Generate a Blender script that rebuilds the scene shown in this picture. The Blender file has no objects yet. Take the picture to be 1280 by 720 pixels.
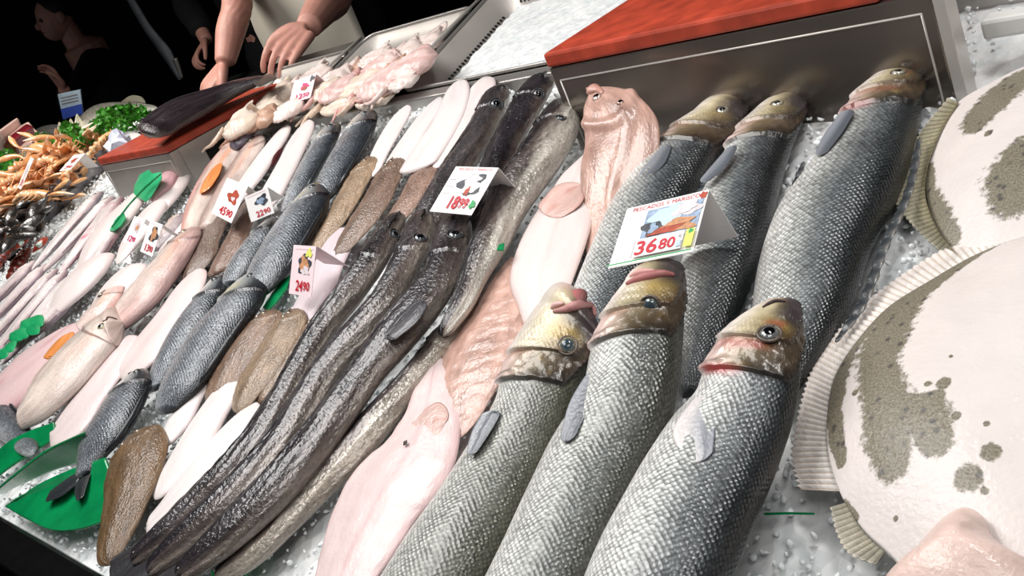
import bpy, math, random
import numpy as np
from mathutils import Vector, Matrix
random.seed(7); rng = np.random.default_rng(7)
scene = bpy.context.scene
COL = scene.collection

# ------------------------------------------------------------------ camera
F = 1306.0
CX = np.array([0.67249103, 0.0169964, -0.73991009])
RM = np.array([[0.67249103, 0.0169964, -0.73991009],
               [0.63498874, -0.52681313, 0.56502851],
               [-0.3801909, -0.84981118, -0.36506963]])
CAM = np.array([0.0, 0.0, 1.5])
cd = bpy.data.cameras.new('camera'); cam = bpy.data.objects.new('camera', cd); COL.objects.link(cam)
cd.sensor_width = 36.0; cd.lens = 36.0 * F / 1280.0; cd.clip_start = 0.02; cd.clip_end = 60
right, down, fwd = RM[:, 0], RM[:, 1], RM[:, 2]
m = Matrix(((right[0], -down[0], -fwd[0], CAM[0]), (right[1], -down[1], -fwd[1], CAM[1]), (right[2], -down[2], -fwd[2], CAM[2]), (0, 0, 0, 1)))
cam.matrix_world = m
scene.camera = cam

# ------------------------------------------------------------------ world, lights, exposure
scene.view_settings.view_transform = 'Standard'
scene.view_settings.look = 'None'
scene.view_settings.gamma = 1.0
scene.view_settings.use_curve_mapping = False
scene.view_settings.exposure = -0.15
w = bpy.data.worlds.new('world'); scene.world = w; w.use_nodes = True
bg = w.node_tree.nodes['Background']; bg.inputs[0].default_value = (0.9, 0.95, 1.0, 1); bg.inputs[1].default_value = 0.14

def area(name, loc, target, size, size_y, power, col=(1, 1, 1), spread=130):
    l = bpy.data.lights.new(name, 'AREA'); l.shape = 'RECTANGLE'; l.size = size; l.size_y = size_y
    l.energy = power; l.color = col; l.spread = math.radians(spread)
    o = bpy.data.objects.new(name, l); COL.objects.link(o); o.location = loc
    d = Vector(target) - Vector(loc); o.rotation_euler = d.to_track_quat('-Z', 'Y').to_euler()
    return o
area('market_lamp_and_fill', (-2.15, 0.55, 2.5), (-1.95, 0.65, 1.0), 1.2, 0.35, 12, (1.0, 0.985, 0.97), 130)
area('market_lamp_and_fill', (-1.25, 0.3, 2.5), (-0.85, 0.6, 1.0), 1.5, 0.6, 15, (1.0, 0.98, 0.96), 130)
area('market_lamp_and_fill', (-0.1, 1.0, 2.7), (-0.25, 0.75, 1.0), 0.7, 0.25, 7.5, (1.0, 0.98, 0.96), 130)
area('market_lamp_and_fill', (0.35, -0.1, 2.4), (-0.4, 0.45, 1.0), 0.9, 0.5, 5, (1.0, 0.985, 0.97), 130)  # added soft fill, brightens the ice at the front right
area('market_lamp_and_fill', (-3.2, 0.9, 2.5), (-3.2, 1.35, 1.1), 0.8, 0.25, 15, (1.0, 0.96, 0.9), 120)  # added fill aimed at the people, lifts apron and langoustines

# ------------------------------------------------------------------ counter coordinates
TH = math.radians(14.0); HC = 0.6
NV = np.array([0, -math.sin(TH), math.cos(TH)]); UV_ = np.array([0, math.cos(TH), math.sin(TH)]); XV = np.array([1.0, 0, 0])
def P(x, y, wv=0.0):            # where the sight line through a pixel meets the sloping counter, wv above it
    r = RM @ np.array([(x - 640) / F, (y - 360) / F, 1.0])
    return CAM + r * ((-HC + wv) / (NV @ r))
def Q(u, v, wv=0.0):            # counter coordinates: along, up the slope, above the ice
    return CAM + XV * u + UV_ * v + NV * (wv - HC)
def uvw(p):
    d = np.asarray(p) - CAM
    return d @ XV, d @ UV_, d @ NV + HC
def proj(p):                    # where a point of the place appears in the 1280x720 frame
    q = (np.asarray(p) - CAM) @ RM; return q[..., :2] / q[..., 2:3] * F + np.array([640, 360])
def PY(x, y, Y):                # same on an upright plane at depth Y
    r = RM @ np.array([(x - 640) / F, (y - 360) / F, 1.0]); return CAM + r * (Y / r[1])
def PZ(x, y, z):
    r = RM @ np.array([(x - 640) / F, (y - 360) / F, 1.0]); return CAM + r * ((z - 1.5) / r[2])

# ------------------------------------------------------------------ materials
def lin(c):
    if isinstance(c, str):
        c = [int(c[i:i + 2], 16) / 255 for i in (0, 2, 4)]
    return np.array([x / 12.92 if x <= 0.04045 else ((x + 0.055) / 1.055) ** 2.4 for x in c])
def c4(c): return tuple(lin(c)) + (1.0,)
MATS = {}
class NT:
    def __init__(s, name):
        s.m = bpy.data.materials.new(name); s.m.use_nodes = True; s.t = s.m.node_tree; s.b = s.t.nodes['Principled BSDF']
    def n(s, typ, **kw):
        o = s.t.nodes.new(typ)
        for k, v in kw.items():
            if k.startswith('i_'):
                key = k[2:]; key = int(key) if key.isdigit() else key.replace('_', ' ')
                o.inputs[key].default_value = v
            else: setattr(o, k, v)
        return o
    def l(s, a, b): s.t.links.new(a, b)
    def math(s, op, a, b=None, clamp=False):
        o = s.n('ShaderNodeMath', operation=op, use_clamp=clamp)
        for i, x in enumerate((a, b)):
            if x is None: continue
            if hasattr(x, 'links'): s.l(x, o.inputs[i])
            else: o.inputs[i].default_value = x
        return o.outputs[0]
    def mix(s, f, a, b, typ='MIX'):
        o = s.n('ShaderNodeMix', data_type='RGBA', blend_type=typ)
        for i, x in ((0, f), (6, a), (7, b)):
            if hasattr(x, 'links'): s.l(x, o.inputs[i])
            else: o.inputs[i].default_value = x
        return o.outputs[2]
    def ramp(s, f, pts):
        o = s.n('ShaderNodeValToRGB'); e = o.color_ramp.elements
        while len(e) < len(pts): e.new(0.5)
        for i, (p, c) in enumerate(pts): e[i].position = p; e[i].color = tuple(c) if len(c) == 4 else tuple(c) + (1,)
        s.l(f, o.inputs[0]); return o.outputs[0]
    def maprange(s, f, a, b, c, d):
        o = s.n('ShaderNodeMapRange', i_1=a, i_2=b, i_3=c, i_4=d); s.l(f, o.inputs[0]); return o.outputs[0]

def plain(name, col, rough=0.5, metal=0.0, noise=0.12, nscale=30, bump=0.0, coat=0.0, spec=0.5):
    t = NT(name); co = t.n('ShaderNodeTexCoord')
    nz = t.n('ShaderNodeTexNoise', i_Scale=nscale, i_Detail=4.0); t.l(co.outputs['Object'], nz.inputs['Vector'])
    f = t.maprange(nz.outputs[0], 0.3, 0.7, 1 - noise, 1 + noise)
    t.l(t.mix(1.0, c4(col), f, 'MULTIPLY'), t.b.inputs['Base Color'])
    t.b.inputs['Roughness'].default_value = rough; t.b.inputs['Metallic'].default_value = metal
    t.b.inputs['Coat Weight'].default_value = coat; t.b.inputs['Coat Roughness'].default_value = 0.1
    t.b.inputs['Specular IOR Level'].default_value = spec
    if bump:
        bp = t.n('ShaderNodeBump', i_Strength=bump, i_Distance=0.003); t.l(nz.outputs[0], bp.inputs['Height']); t.l(bp.outputs[0], t.b.inputs['Normal'])
    MATS[name] = t.m; return t.m

def skin(name, rough=0.3, coat=0.4, metal=0.0, noise=0.2, nscale=25, stretch=1.0, speck=0.0, speck_scale=300, scales=0.0, bump=0.25, bscale=90, spec=0.5, sc_dark=0.4, sc_light=1.25, blotch=False, glit=0.3, gscale=260):
    t = NT(name)
    at = t.n('ShaderNodeAttribute', attribute_name='Col'); um = t.n('ShaderNodeAttribute', attribute_name='uvm'); oi = t.n('ShaderNodeObjectInfo')
    off = t.n('ShaderNodeVectorMath', operation='ADD'); t.l(um.outputs['Vector'], off.inputs[0])
    rn = t.n('ShaderNodeVectorMath', operation='SCALE'); rn.inputs[0].default_value = (7, 3, 5); t.l(oi.outputs['Random'], rn.inputs['Scale']); t.l(rn.outputs[0], off.inputs[1])
    mp = t.n('ShaderNodeMapping'); mp.inputs['Scale'].default_value = (1 / stretch, 1, 1); t.l(off.outputs[0], mp.inputs[0])
    nz = t.n('ShaderNodeTexNoise', i_Scale=float(nscale), i_Detail=5.0, i_Roughness=0.65); t.l(mp.outputs[0], nz.inputs['Vector'])
    col = t.mix(1.0, at.outputs['Color'], t.maprange(nz.outputs[0], 0.3, 0.7, 1 - noise, 1 + noise), 'MULTIPLY')
    if speck:
        vs = t.n('ShaderNodeTexVoronoi', i_Scale=float(speck_scale)); t.l(off.outputs[0], vs.inputs['Vector'])
        f = t.maprange(vs.outputs[0], 0.15, 0.5, 1 - speck, 1.0 + speck * 0.25)
        col = t.mix(1.0, col, f, 'MULTIPLY')
    hb = t.n('ShaderNodeTexNoise', i_Scale=float(bscale), i_Detail=3.0); t.l(mp.outputs[0], hb.inputs['Vector'])
    height = t.math('MULTIPLY', hb.outputs[0], bump)
    if scales:
        sx = t.n('ShaderNodeSeparateXYZ'); t.l(um.outputs['Vector'], sx.inputs[0])
        a = t.math('ADD', sx.outputs[0], sx.outputs[1]); b = t.math('SUBTRACT', sx.outputs[0], sx.outputs[1])
        cb = t.n('ShaderNodeCombineXYZ'); t.l(a, cb.inputs[0]); t.l(b, cb.inputs[1])
        vv = t.n('ShaderNodeTexVoronoi', voronoi_dimensions='2D', i_Scale=0.71 / scales, i_Randomness=0.28); t.l(cb.outputs[0], vv.inputs['Vector'])
        d = vv.outputs['Distance']
        cm = t.ramp(d, [(0.0, (sc_light,) * 3), (0.32, (1.02,) * 3), (0.52, (sc_dark,) * 3), (0.7, (sc_dark * 0.7,) * 3)])
        vr = t.n('ShaderNodeSeparateColor'); t.l(vv.outputs['Color'], vr.inputs[0])
        cm2 = t.mix(1.0, cm, t.maprange(vr.outputs[0], 0, 1, 0.72, 1.28), 'MULTIPLY')
        col2 = t.mix(1.0, col, cm2, 'MULTIPLY')
        col = t.mix(at.outputs['Alpha'], col, col2)
        hs = t.math('MULTIPLY', t.math('SUBTRACT', 0.6, d), at.outputs['Alpha'])
        height = t.math('ADD', height, t.math('MULTIPLY', hs, 0.38))
    if blotch:
        # ragged pigment patches: alpha holds how deep inside a patch the skin lies
        n2 = t.n('ShaderNodeTexNoise', i_Scale=140.0, i_Detail=4.0, i_Roughness=0.7); t.l(um.outputs['Vector'], n2.inputs['Vector'])
        e = t.math('ADD', at.outputs['Alpha'], t.math('MULTIPLY', t.math('SUBTRACT', n2.outputs[0], 0.5), 0.7))
        fm = t.maprange(e, 0.43, 0.55, 0, 1)
        v2 = t.n('ShaderNodeTexVoronoi', i_Scale=95.0); t.l(um.outputs['Vector'], v2.inputs['Vector'])
        n3 = t.n('ShaderNodeTexNoise', i_Scale=600.0, i_Detail=2.0); t.l(um.outputs['Vector'], n3.inputs['Vector'])
        br = t.mix(t.maprange(n3.outputs[0], 0.35, 0.65, 0, 1), c4('544e3c'), c4('857d68'))
        br = t.mix(t.maprange(v2.outputs[0], 0.12, 0.3, 1, 0), br, c4('2e2a22'))
        col = t.mix(t.math('MULTIPLY', fm, 0.93), col, br)
    t.l(col, t.b.inputs['Base Color'])
    bp = t.n('ShaderNodeBump', i_Strength=0.7, i_Distance=0.0022); g2 = t.n('ShaderNodeTexNoise', i_Scale=float(gscale), i_Detail=2.0); t.l(off.outputs[0], g2.inputs['Vector'])
    height = t.math('ADD', height, t.math('MULTIPLY', g2.outputs[0], glit))
    t.l(height, bp.inputs['Height']); t.l(bp.outputs[0], t.b.inputs['Normal']); t.l(bp.outputs[0], t.b.inputs['Coat Normal'])
    t.l(t.maprange(nz.outputs[0], 0.3, 0.7, rough * 0.75, rough * 1.3), t.b.inputs['Roughness'])
    t.b.inputs['Metallic'].default_value = metal; t.b.inputs['Coat Weight'].default_value = coat; t.b.inputs['Coat Roughness'].default_value = 0.12
    t.b.inputs['Specular IOR Level'].default_value = spec
    MATS[name] = t.m; return t.m

skin('bass_skin', rough=0.33, coat=0.35, metal=0.12, noise=0.16, scales=0.0037, bump=0.5, bscale=60, sc_dark=0.6, sc_light=1.2, glit=0.22, gscale=300)
skin('bream_skin', rough=0.27, coat=0.4, metal=0.25, noise=0.2, nscale=40, stretch=2, scales=0.004, bump=0.6, bscale=80, sc_dark=0.6, sc_light=1.25, glit=0.5, gscale=330)
skin('hake_skin', rough=0.3, coat=0.6, metal=0.15, noise=0.5, nscale=50, stretch=4, bump=1.3, bscale=80, speck=0.25, speck_scale=200, glit=0.8, gscale=240)
skin('white_sole_skin', rough=0.4, coat=0.2, noise=0.05, nscale=30, stretch=4, bump=0.35, bscale=60, spec=0.4, glit=0.35, gscale=200)
skin('brown_sole_skin', rough=0.33, coat=0.4, noise=0.3, nscale=50, stretch=2, speck=0.35, speck_scale=330, bump=0.9, bscale=140, glit=0.9, gscale=330)
skin('pink_flesh_skin', rough=0.38, coat=0.25, noise=0.2, nscale=30, stretch=3, bump=0.9, bscale=70, glit=0.6, gscale=220)
skin('veined_skin', rough=0.3, coat=0.4, noise=0.32, nscale=40, stretch=2, bump=0.7, bscale=80)
skin('gurnard_skin', rough=0.38, coat=0.25, noise=0.3, speck=0.12, speck_scale=260, nscale=40, stretch=4, bump=0.6, bscale=90, glit=0.5)
skin('turbot_skin', rough=0.45, coat=0.15, noise=0.03, nscale=20, bump=0.2, bscale=150, blotch=True)
skin('shell_skin', rough=0.3, coat=0.4, noise=0.3, nscale=60, bump=0.5, bscale=120)
skin('fin_skin', rough=0.35, coat=0.3, noise=0.18, nscale=60, stretch=6, bump=0.4, bscale=200)
skin('flesh_skin', rough=0.5, coat=0.0, noise=0.1, nscale=35, bump=0.3, bscale=120)
plain('black_pupil', '0b0c0e', 0.08, spec=0.6)
plain('steel', 'a9a5a1', 0.36, 0.75, 0.08, 12)
plain('steel_lit', 'b0aaa4', 0.42, 0.45, 0.1, 12)  # brighter copy of the steel, reflected light put into its colour
plain('steel_painted_reflections', '95959a', 0.3, 0.5, 0.55, 45, 0.4)  # strong noise tone paints reflections onto the shiny divider
plain('steel_panel', '7d756e', 0.24, 0.85, 0.18, 5)
plain('steel_edge', 'c9c4be', 0.35, 0.4, 0.05, 20)
plain('hole_shade', '050505', 0.6)  # flat black standing in for the shade inside openings
plain('black_metal', '0d0c0d', 0.25, 0.0, 0.3, 30)
plain('dark_wall', '0a0c0b', 0.9)
plain('floor_tile', '1a1a1a', 0.5)
plain('red_board', 'b0422c', 0.45, 0, 0.3, 30, 0.3)
plain('white_plastic', 'd9d8d4', 0.4, 0, 0.05)
plain('foam', 'e4e2dd', 0.8, 0, 0.05, 80, 0.2)
plain('paper', 'f4f1ef', 0.45, 0, 0.02)
plain('paper_pink', 'f0d8dc', 0.45, 0, 0.03)
plain('red_ink', 'c01028', 0.5); plain('magenta_ink', 'd0206a', 0.5); plain('grey_ink', '9a8f90', 0.5); plain('black_ink', '2a2629', 0.5)
plain('blue_ink', '3a55b8', 0.5); plain('pale_blue_ink', 'b8cede', 0.5); plain('green_ink', '2f9a56', 0.5); plain('yellow_ink', 'd8dc6a', 0.5)
plain('photo_steel', '8fa3bb', 0.5, 0, 0.35, 200); plain('photo_orange', 'c08a62', 0.5, 0, 0.3, 200); plain('photo_red', 'a8442c', 0.5, 0, 0.3, 150); plain('photo_dark', '3d4048', 0.5, 0, 0.5, 200)
plain('photo_pale', 'd8ccd0', 0.5, 0, 0.2, 200)
plain('leaf_green', '3f8a24', 0.4, 0, 0.45, 60); plain('pale_leaf', 'ece6d4', 0.45, 0, 0.06, 20)
plain('plastic_green', '06824a', 0.25, 0, 0.2, 30, 0.0, 0.4); plain('plastic_mint', '35b87c', 0.3, 0, 0.12, 40, 0.0, 0.3)
plain('apron', 'c9c2b4', 0.6, 0, 0.06, 6); plain('dark_cloth', '0c0e11', 0.85, 0, 0.3, 20); plain('grey_cloth', '8a8f96', 0.8, 0, 0.2, 20)
plain('human_skin', 'cf9686', 0.5, 0, 0.08, 25); plain('hair', '120e0b', 0.6)
plain('tuna_red', '6e1420', 0.3, 0, 0.2, 25, 0.2, 0.4); plain('pale_meat', 'dcb8ac', 0.35, 0, 0.1, 25, 0.2, 0.4)
plain('crumpled_paper', 'd4d8ea', 0.6, 0, 0.08, 20)

def ice_mat():
    t = NT('ice'); co = t.n('ShaderNodeTexCoord')
    v = t.n('ShaderNodeTexVoronoi', i_Scale=85.0); t.l(co.outputs['Object'], v.inputs['Vector'])
    nz = t.n('ShaderNodeTexNoise', i_Scale=40.0, i_Detail=5.0); t.l(co.outputs['Object'], nz.inputs['Vector'])
    t.l(t.mix(t.maprange(nz.outputs[0], 0.35, 0.65, 0, 1), c4('dfe4e5'), c4('f6f6f5')), t.b.inputs['Base Color'])
    hgt = t.math('ADD', v.outputs[0], nz.outputs[0])
    bp = t.n('ShaderNodeBump', i_Strength=0.6, i_Distance=0.004); t.l(hgt, bp.inputs['Height']); t.l(bp.outputs[0], t.b.inputs['Normal'])
    t.b.inputs['Roughness'].default_value = 0.4; t.b.inputs['Coat Weight'].default_value = 0.15
    MATS['ice'] = t.m
    t = NT('ice_chip'); t.b.inputs['Base Color'].default_value = c4('eef2f3'); t.b.inputs['Roughness'].default_value = 0.25
    t.b.inputs['Transmission Weight'].default_value = 0.0; t.b.inputs['IOR'].default_value = 1.31
    co = t.n('ShaderNodeTexCoord'); nz = t.n('ShaderNodeTexNoise', i_Scale=150.0); t.l(co.outputs['Object'], nz.inputs['Vector'])
    bp = t.n('ShaderNodeBump', i_Strength=0.4, i_Distance=0.003); t.l(nz.outputs[0], bp.inputs['Height']); t.l(bp.outputs[0], t.b.inputs['Normal'])
    MATS['ice_chip'] = t.m
ice_mat()

# ------------------------------------------------------------------ mesh helpers
ORG = {}
def mk(name, V, Fc, mat, parent=None, col=None, uvm=None, smooth=True, origin=None, fm=None):
    V = np.asarray(V, float)
    if parent is not None: o0 = ORG[parent]
    else: o0 = np.asarray(origin if origin is not None else V.mean(0), float)
    me = bpy.data.meshes.new(name); me.from_pydata((V - o0).tolist(), [], [tuple(int(i) for i in f) for f in Fc])
    for mm in (mat if isinstance(mat, (list, tuple)) else [mat]): me.materials.append(MATS[mm])
    if fm is not None: me.polygons.foreach_set('material_index', fm)
    if smooth: me.polygons.foreach_set('use_smooth', [True] * len(me.polygons))
    if col is not None:
        a = me.color_attributes.new('Col', 'FLOAT_COLOR', 'POINT'); a.data.foreach_set('color', np.asarray(col, np.float32).ravel())
    if uvm is not None:
        a = me.attributes.new('uvm', 'FLOAT_VECTOR', 'POINT'); a.data.foreach_set('vector', np.asarray(uvm, np.float32).ravel())
    me.update()
    o = bpy.data.objects.new(name, me); COL.objects.link(o)
    ORG[o] = o0
    if parent is not None: o.parent = parent
    else: o.location = o0
    return o
def root(name, label, cat, at, group=None):
    o = bpy.data.objects.new(name, None); COL.objects.link(o); o.location = at; o.empty_display_size = 0.02
    ORG[o] = np.asarray(at, float); return tag(o, label, cat, group)
def tag(o, label=None, cat=None, group=None, kind=None):
    if label: o['label'] = label
    if cat: o['category'] = cat
    if group: o['group'] = group
    if kind: o['kind'] = kind
    return o
def grid_faces(nr, nt, wrap=True, flip=False):
    f = []
    for i in range(nr - 1):
        for j in range(nt if wrap else nt - 1):
            a, b = i * nt + j, i * nt + (j + 1) % nt; c, d = b + nt, a + nt
            f.append((a, d, c, b) if flip else (a, b, c, d))
    return f
def catmull(k, Pn, s):
    k = np.asarray(k, float); Pn = np.asarray(Pn, float); n = len(k)
    if n == 2: return Pn[0] + (Pn[1] - Pn[0]) * ((s - k[0]) / (k[1] - k[0]))[:, None]
    d = np.diff(Pn, axis=0) / np.diff(k)[:, None]; mt = np.empty_like(Pn)
    h = np.diff(k)
    mt[1:-1] = (d[:-1] * h[1:, None] + d[1:] * h[:-1, None]) / (h[1:] + h[:-1])[:, None]; mt[0] = d[0]; mt[-1] = d[-1]
    i = np.clip(np.searchsorted(k, s, 'right') - 1, 0, n - 2); t = ((s - k[i]) / h[i])[:, None]; H = h[i][:, None]
    return (2 * t ** 3 - 3 * t ** 2 + 1) * Pn[i] + (t ** 3 - 2 * t ** 2 + t) * H * mt[i] + (-2 * t ** 3 + 3 * t ** 2) * Pn[i + 1] + (t ** 3 - t ** 2) * H * mt[i + 1]
def sm(x, a, b):
    t = np.clip((x - a) / (b - a), 0, 1); return t * t * (3 - 2 * t)
def wnoise(a, b, seed=0, n=5):          # cheap smooth noise over two coordinates
    r = np.random.default_rng(seed); o = 0
    for i in range(n):
        fx, fy, p, q = r.normal(size=4); o = o + np.sin(a * fx * (1 + i) + p * 6) * np.cos(b * fy * (1 + i) + q * 6) / (1 + 0.5 * i)
    return o / n * 1.6

class Lens: pass
def lens(name, st, mat, parent=None, w0=0.0, ratio=0.6, nr=48, nt=28, back=1, colf=None, dispf=None, rh=0.06, rt=0.05, bottom=0.5, power=1.0, head_dense=0.0, pts=None, nvec=None, seed=None, bshift=None):
    """a fish-like solid: stations (left px, right px[, lift]) from head to tail, lying on the counter"""
    nv = NV if nvec is None else np.asarray(nvec, float)
    if pts is None:
        st = [tuple(s) + (0.0,) * (5 - len(s)) for s in st]
        L0 = np.array([P(s[0], s[1], w0 + s[4]) for s in st]); R0 = np.array([P(s[2], s[3], w0 + s[4]) for s in st])
        lp = np.array([[s[0], s[1]] for s in st], float); rp = np.array([[s[2], s[3]] for s in st], float); lift = np.array([s[4] for s in st])
        Wd = np.linalg.norm(rp - lp, axis=1); dd = (rp - lp) / Wd[:, None]; mid = (lp + rp) / 2
        aa = np.linalg.norm(R0 - L0, axis=1) / 2 * 0.8; ph_ = np.linspace(0, 2 * math.pi, 24, endpoint=False); hz_ = np.where(np.sin(ph_) > 0, 1.0, bottom) * np.sin(ph_) * ratio
        for _ in range(9):          # seat the solid on the counter so that its girth, not just its base, spans the measured width
            wm = w0 + aa.max() * ratio * bottom
            C = np.array([P(q[0], q[1], wm + lf) for q, lf in zip(mid, lift)])
            Tn = np.gradient(C, axis=0); Tn -= (Tn @ NV)[:, None] * NV; D = np.cross(NV, Tn); D /= np.linalg.norm(D, axis=1, keepdims=True) + 1e-12
            sg = np.sign(np.sum((proj(C + D * 1e-3) - proj(C)) * dd, 1)); D *= np.where(sg == 0, 1, sg)[:, None]
            ring = C[:, None] + D[:, None] * (aa[:, None] * np.cos(ph_)[None])[..., None] + NV * (aa[:, None] * hz_[None])[..., None]
            pr = np.sum((proj(ring) - lp[:, None]) * dd[:, None], 2); mn, mx = pr.min(1), pr.max(1)
            aa = np.maximum(aa * np.clip(Wd / (mx - mn), 0.6, 1.6), 0.0006); mid = mid + dd * ((Wd - mn - mx) / 2 * 0.8)[:, None]
        L, R = C - D * aa[:, None], C + D * aa[:, None]
    else: L, R = (np.asarray(a, float) for a in pts)
    C = (L + R) / 2; A = (R - L) / 2
    k = np.concatenate([[0], np.cumsum(np.linalg.norm(np.diff(C, axis=0), axis=1))]); ln = k[-1]; k = k / ln
    x = np.linspace(0, 1, nr)
    s = x if not head_dense else (x * (1 - head_dense) + head_dense * x ** 2.2)
    # extra rings in the rounded ends
    s = np.unique(np.concatenate([s, rh * (1 - np.cos(np.linspace(0, math.pi / 2, 7))), 1 - rt * (1 - np.cos(np.linspace(0, math.pi / 2, 6)))])); nr = len(s)
    Cs = catmull(k, C, s); As = catmull(k, A, s)
    cap = np.ones(nr)
    cap = np.where(s < rh, np.sqrt(np.clip(1 - (1 - s / max(rh, 1e-6)) ** 2, 0, 1)), cap) if rh > 0 else cap
    cap = np.where(s > 1 - rt, cap * np.sqrt(np.clip(1 - (1 - (1 - s) / max(rt, 1e-6)) ** 2, 0, 1)), cap) if rt > 0 else cap
    cap = np.clip(cap, 0.03, 1)
    am = np.linalg.norm(As, axis=1)
    ph = -math.pi / 2 + 2 * math.pi * np.arange(nt) / nt
    cs, sn = np.cos(ph), np.sin(ph)
    hz = np.sign(sn) * np.abs(sn) ** power * np.where(sn > 0, 1.0, bottom) * ratio
    V = Cs[:, None, :] + (As * cap[:, None])[:, None, :] * cs[None, :, None] + nv[None, None, :] * ((am * cap)[:, None] * hz[None, :])[:, :, None]
    S = np.repeat(s[:, None], nt, 1); T = np.repeat(cs[None, :], nr, 0); B = T * back
    if bshift is not None: B = np.repeat(back * ((1 - 2 * ph / math.pi) - bshift)[None, :], nr, 0)     # runs evenly around the girth
    TOP = np.repeat((sn > 0)[None, :], nr, 0)
    def normals(V):
        du = np.gradient(V, axis=0); dv = np.roll(V, -1, 1) - np.roll(V, 1, 1)
        n = np.cross(dv, du); n /= np.linalg.norm(n, axis=2, keepdims=True) + 1e-12
        j = nt // 2
        if (n[:, j] @ nv).mean() < 0: n = -n; return n, True
        return n, False
    Nn, flip = normals(V)
    if dispf is not None:
        V = V + Nn * (dispf(S, B, T, TOP, ln))[:, :, None]; Nn, flip = normals(V)
    PHI = np.repeat(((ph + math.pi / 2))[None, :], nr, 0)
    um = np.stack([S * ln, PHI * am.max() * 0.8, np.zeros_like(S)], 2)
    sd = seed if seed is not None else random.randint(0, 9999)
    col = None
    if colf is not None:
        c = colf(S, B, T, ln, sd)
        if c.shape[2] == 3: c = np.concatenate([c, np.ones(c.shape[:2] + (1,))], 2)
        col = c.reshape(-1, 4)
    Vf = V.reshape(-1, 3); fc = grid_faces(nr, nt, True, flip=not flip)
    i0, i1 = len(Vf), len(Vf) + 1
    Vf = np.vstack([Vf, V[0].mean(0), V[-1].mean(0)])
    for j in range(nt):
        a, b = j, (j + 1) % nt; e = (nr - 1) * nt
        if not flip: fc.append((i0, a, b)); fc.append((i1, e + b, e + a))
        else: fc.append((i0, b, a)); fc.append((i1, e + a, e + b))
    if col is not None: col = np.vstack([col, col[0], col[-1]])
    um = np.vstack([um.reshape(-1, 3), um[0, 0], um[-1, 0]])
    o = mk(name, Vf, fc, mat, parent, col, um, origin=None if parent is not None else (Cs[nr // 2] - nv * am.max() * ratio * bottom))
    r = Lens(); r.o = o; r.V = V; r.N = Nn; r.s = s; r.ph = ph; r.ln = ln; r.nt = nt; r.C = Cs; r.A = As; r.nv = nv
    def at(S_, T_):
        i = int(np.argmin(abs(s - S_))); j = int(np.argmin(abs(np.where(sn > -0.01, cs, 9) - T_))); return V[i, j], Nn[i, j]
    def at_px(x, y):
        f = np.sum(Nn * (CAM - V), 2) > 0; d = np.linalg.norm(proj(V) - np.array([x, y]), axis=2) + np.where(f, 0, 1e4)
        i, j = np.unravel_index(int(np.argmin(d)), d.shape); return V[i, j], Nn[i, j]
    r.at = at; r.at_px = at_px
    return r
def const(c):
    c = lin(c)
    return lambda S, B, T, ln, sd: np.broadcast_to(c, S.shape + (3,)).copy()
def grad(stops):
    xs = [a for a, _ in stops]; cs = np.array([lin(c) for _, c in stops])
    return lambda B: np.stack([np.interp(B, xs, cs[:, i]) for i in range(3)], -1)
def over(c, mask, col):
    return c * (1 - mask[..., None]) + lin(col) * mask[..., None]

def tube(name, path, rad, mat, parent=None, n=8, col=None, closed=False):
    path = np.asarray(path, float); m_ = len(path); rad = np.broadcast_to(np.asarray(rad, float), (m_,))
    T = np.gradient(path, axis=0); T /= np.linalg.norm(T, axis=1, keepdims=True) + 1e-9
    up = np.array([0.13, 0.31, 0.94]); V = []
    for i in range(m_):
        a = np.cross(T[i], up); a /= np.linalg.norm(a) + 1e-9; b = np.cross(T[i], a)
        for j in range(n):
            t = 2 * math.pi * j / n; V.append(path[i] + rad[i] * (a * math.cos(t) + b * math.sin(t)))
    fc = grid_faces(m_, n); V = V + [path[0], path[-1]]; k = m_ * n
    for j in range(n):
        fc.append((k, (j + 1) % n, j)); fc.append((k + 1, (m_ - 1) * n + j, (m_ - 1) * n + (j + 1) % n))
    cc = None if col is None else np.tile(np.append(lin(col), 1.0), (len(V), 1))
    um = np.zeros((len(V), 3)); um[:, 0] = np.asarray(V)[:, 0]; um[:, 1] = np.asarray(V)[:, 1]
    return mk(name, V, fc, mat, parent, cc, um)
def box_vf(c, ax, ay, az):
    c = np.asarray(c, float); V = [c + sx * np.asarray(ax) + sy * np.asarray(ay) + sz * np.asarray(az) for sz in (-1, 1) for sy in (-1, 1) for sx in (-1, 1)]
    return V, [(0, 2, 3, 1), (4, 5, 7, 6), (0, 1, 5, 4), (2, 6, 7, 3), (0, 4, 6, 2), (1, 3, 7, 5)]
def box(name, lo, hi, mat, parent=None, bevel=0.0):
    lo, hi = np.asarray(lo, float), np.asarray(hi, float); h = (hi - lo) / 2
    V, fc = box_vf((lo + hi) / 2, (h[0], 0, 0), (0, h[1], 0), (0, 0, h[2]))
    o = mk(name, V, fc, mat, parent, smooth=False)
    if bevel:
        b = o.modifiers.new('bevel', 'BEVEL'); b.width = bevel; b.segments = 2
    return o
def cbox(name, u0, u1, v0, v1, w0_, w1, mat, parent=None, bevel=0.0):   # box in counter coordinates
    V, fc = box_vf(Q((u0 + u1) / 2, (v0 + v1) / 2, (w0_ + w1) / 2), XV * (u1 - u0) / 2, UV_ * (v1 - v0) / 2, NV * (w1 - w0_) / 2)
    o = mk(name, V, fc, mat, parent, smooth=False)
    if bevel:
        b = o.modifiers.new('bevel', 'BEVEL'); b.width = bevel; b.segments = 2
    return o
def frame_of(n):
    n = np.asarray(n, float) / np.linalg.norm(n); a = np.cross(n, XV); a /= np.linalg.norm(a); return a, np.cross(n, a), n
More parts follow.
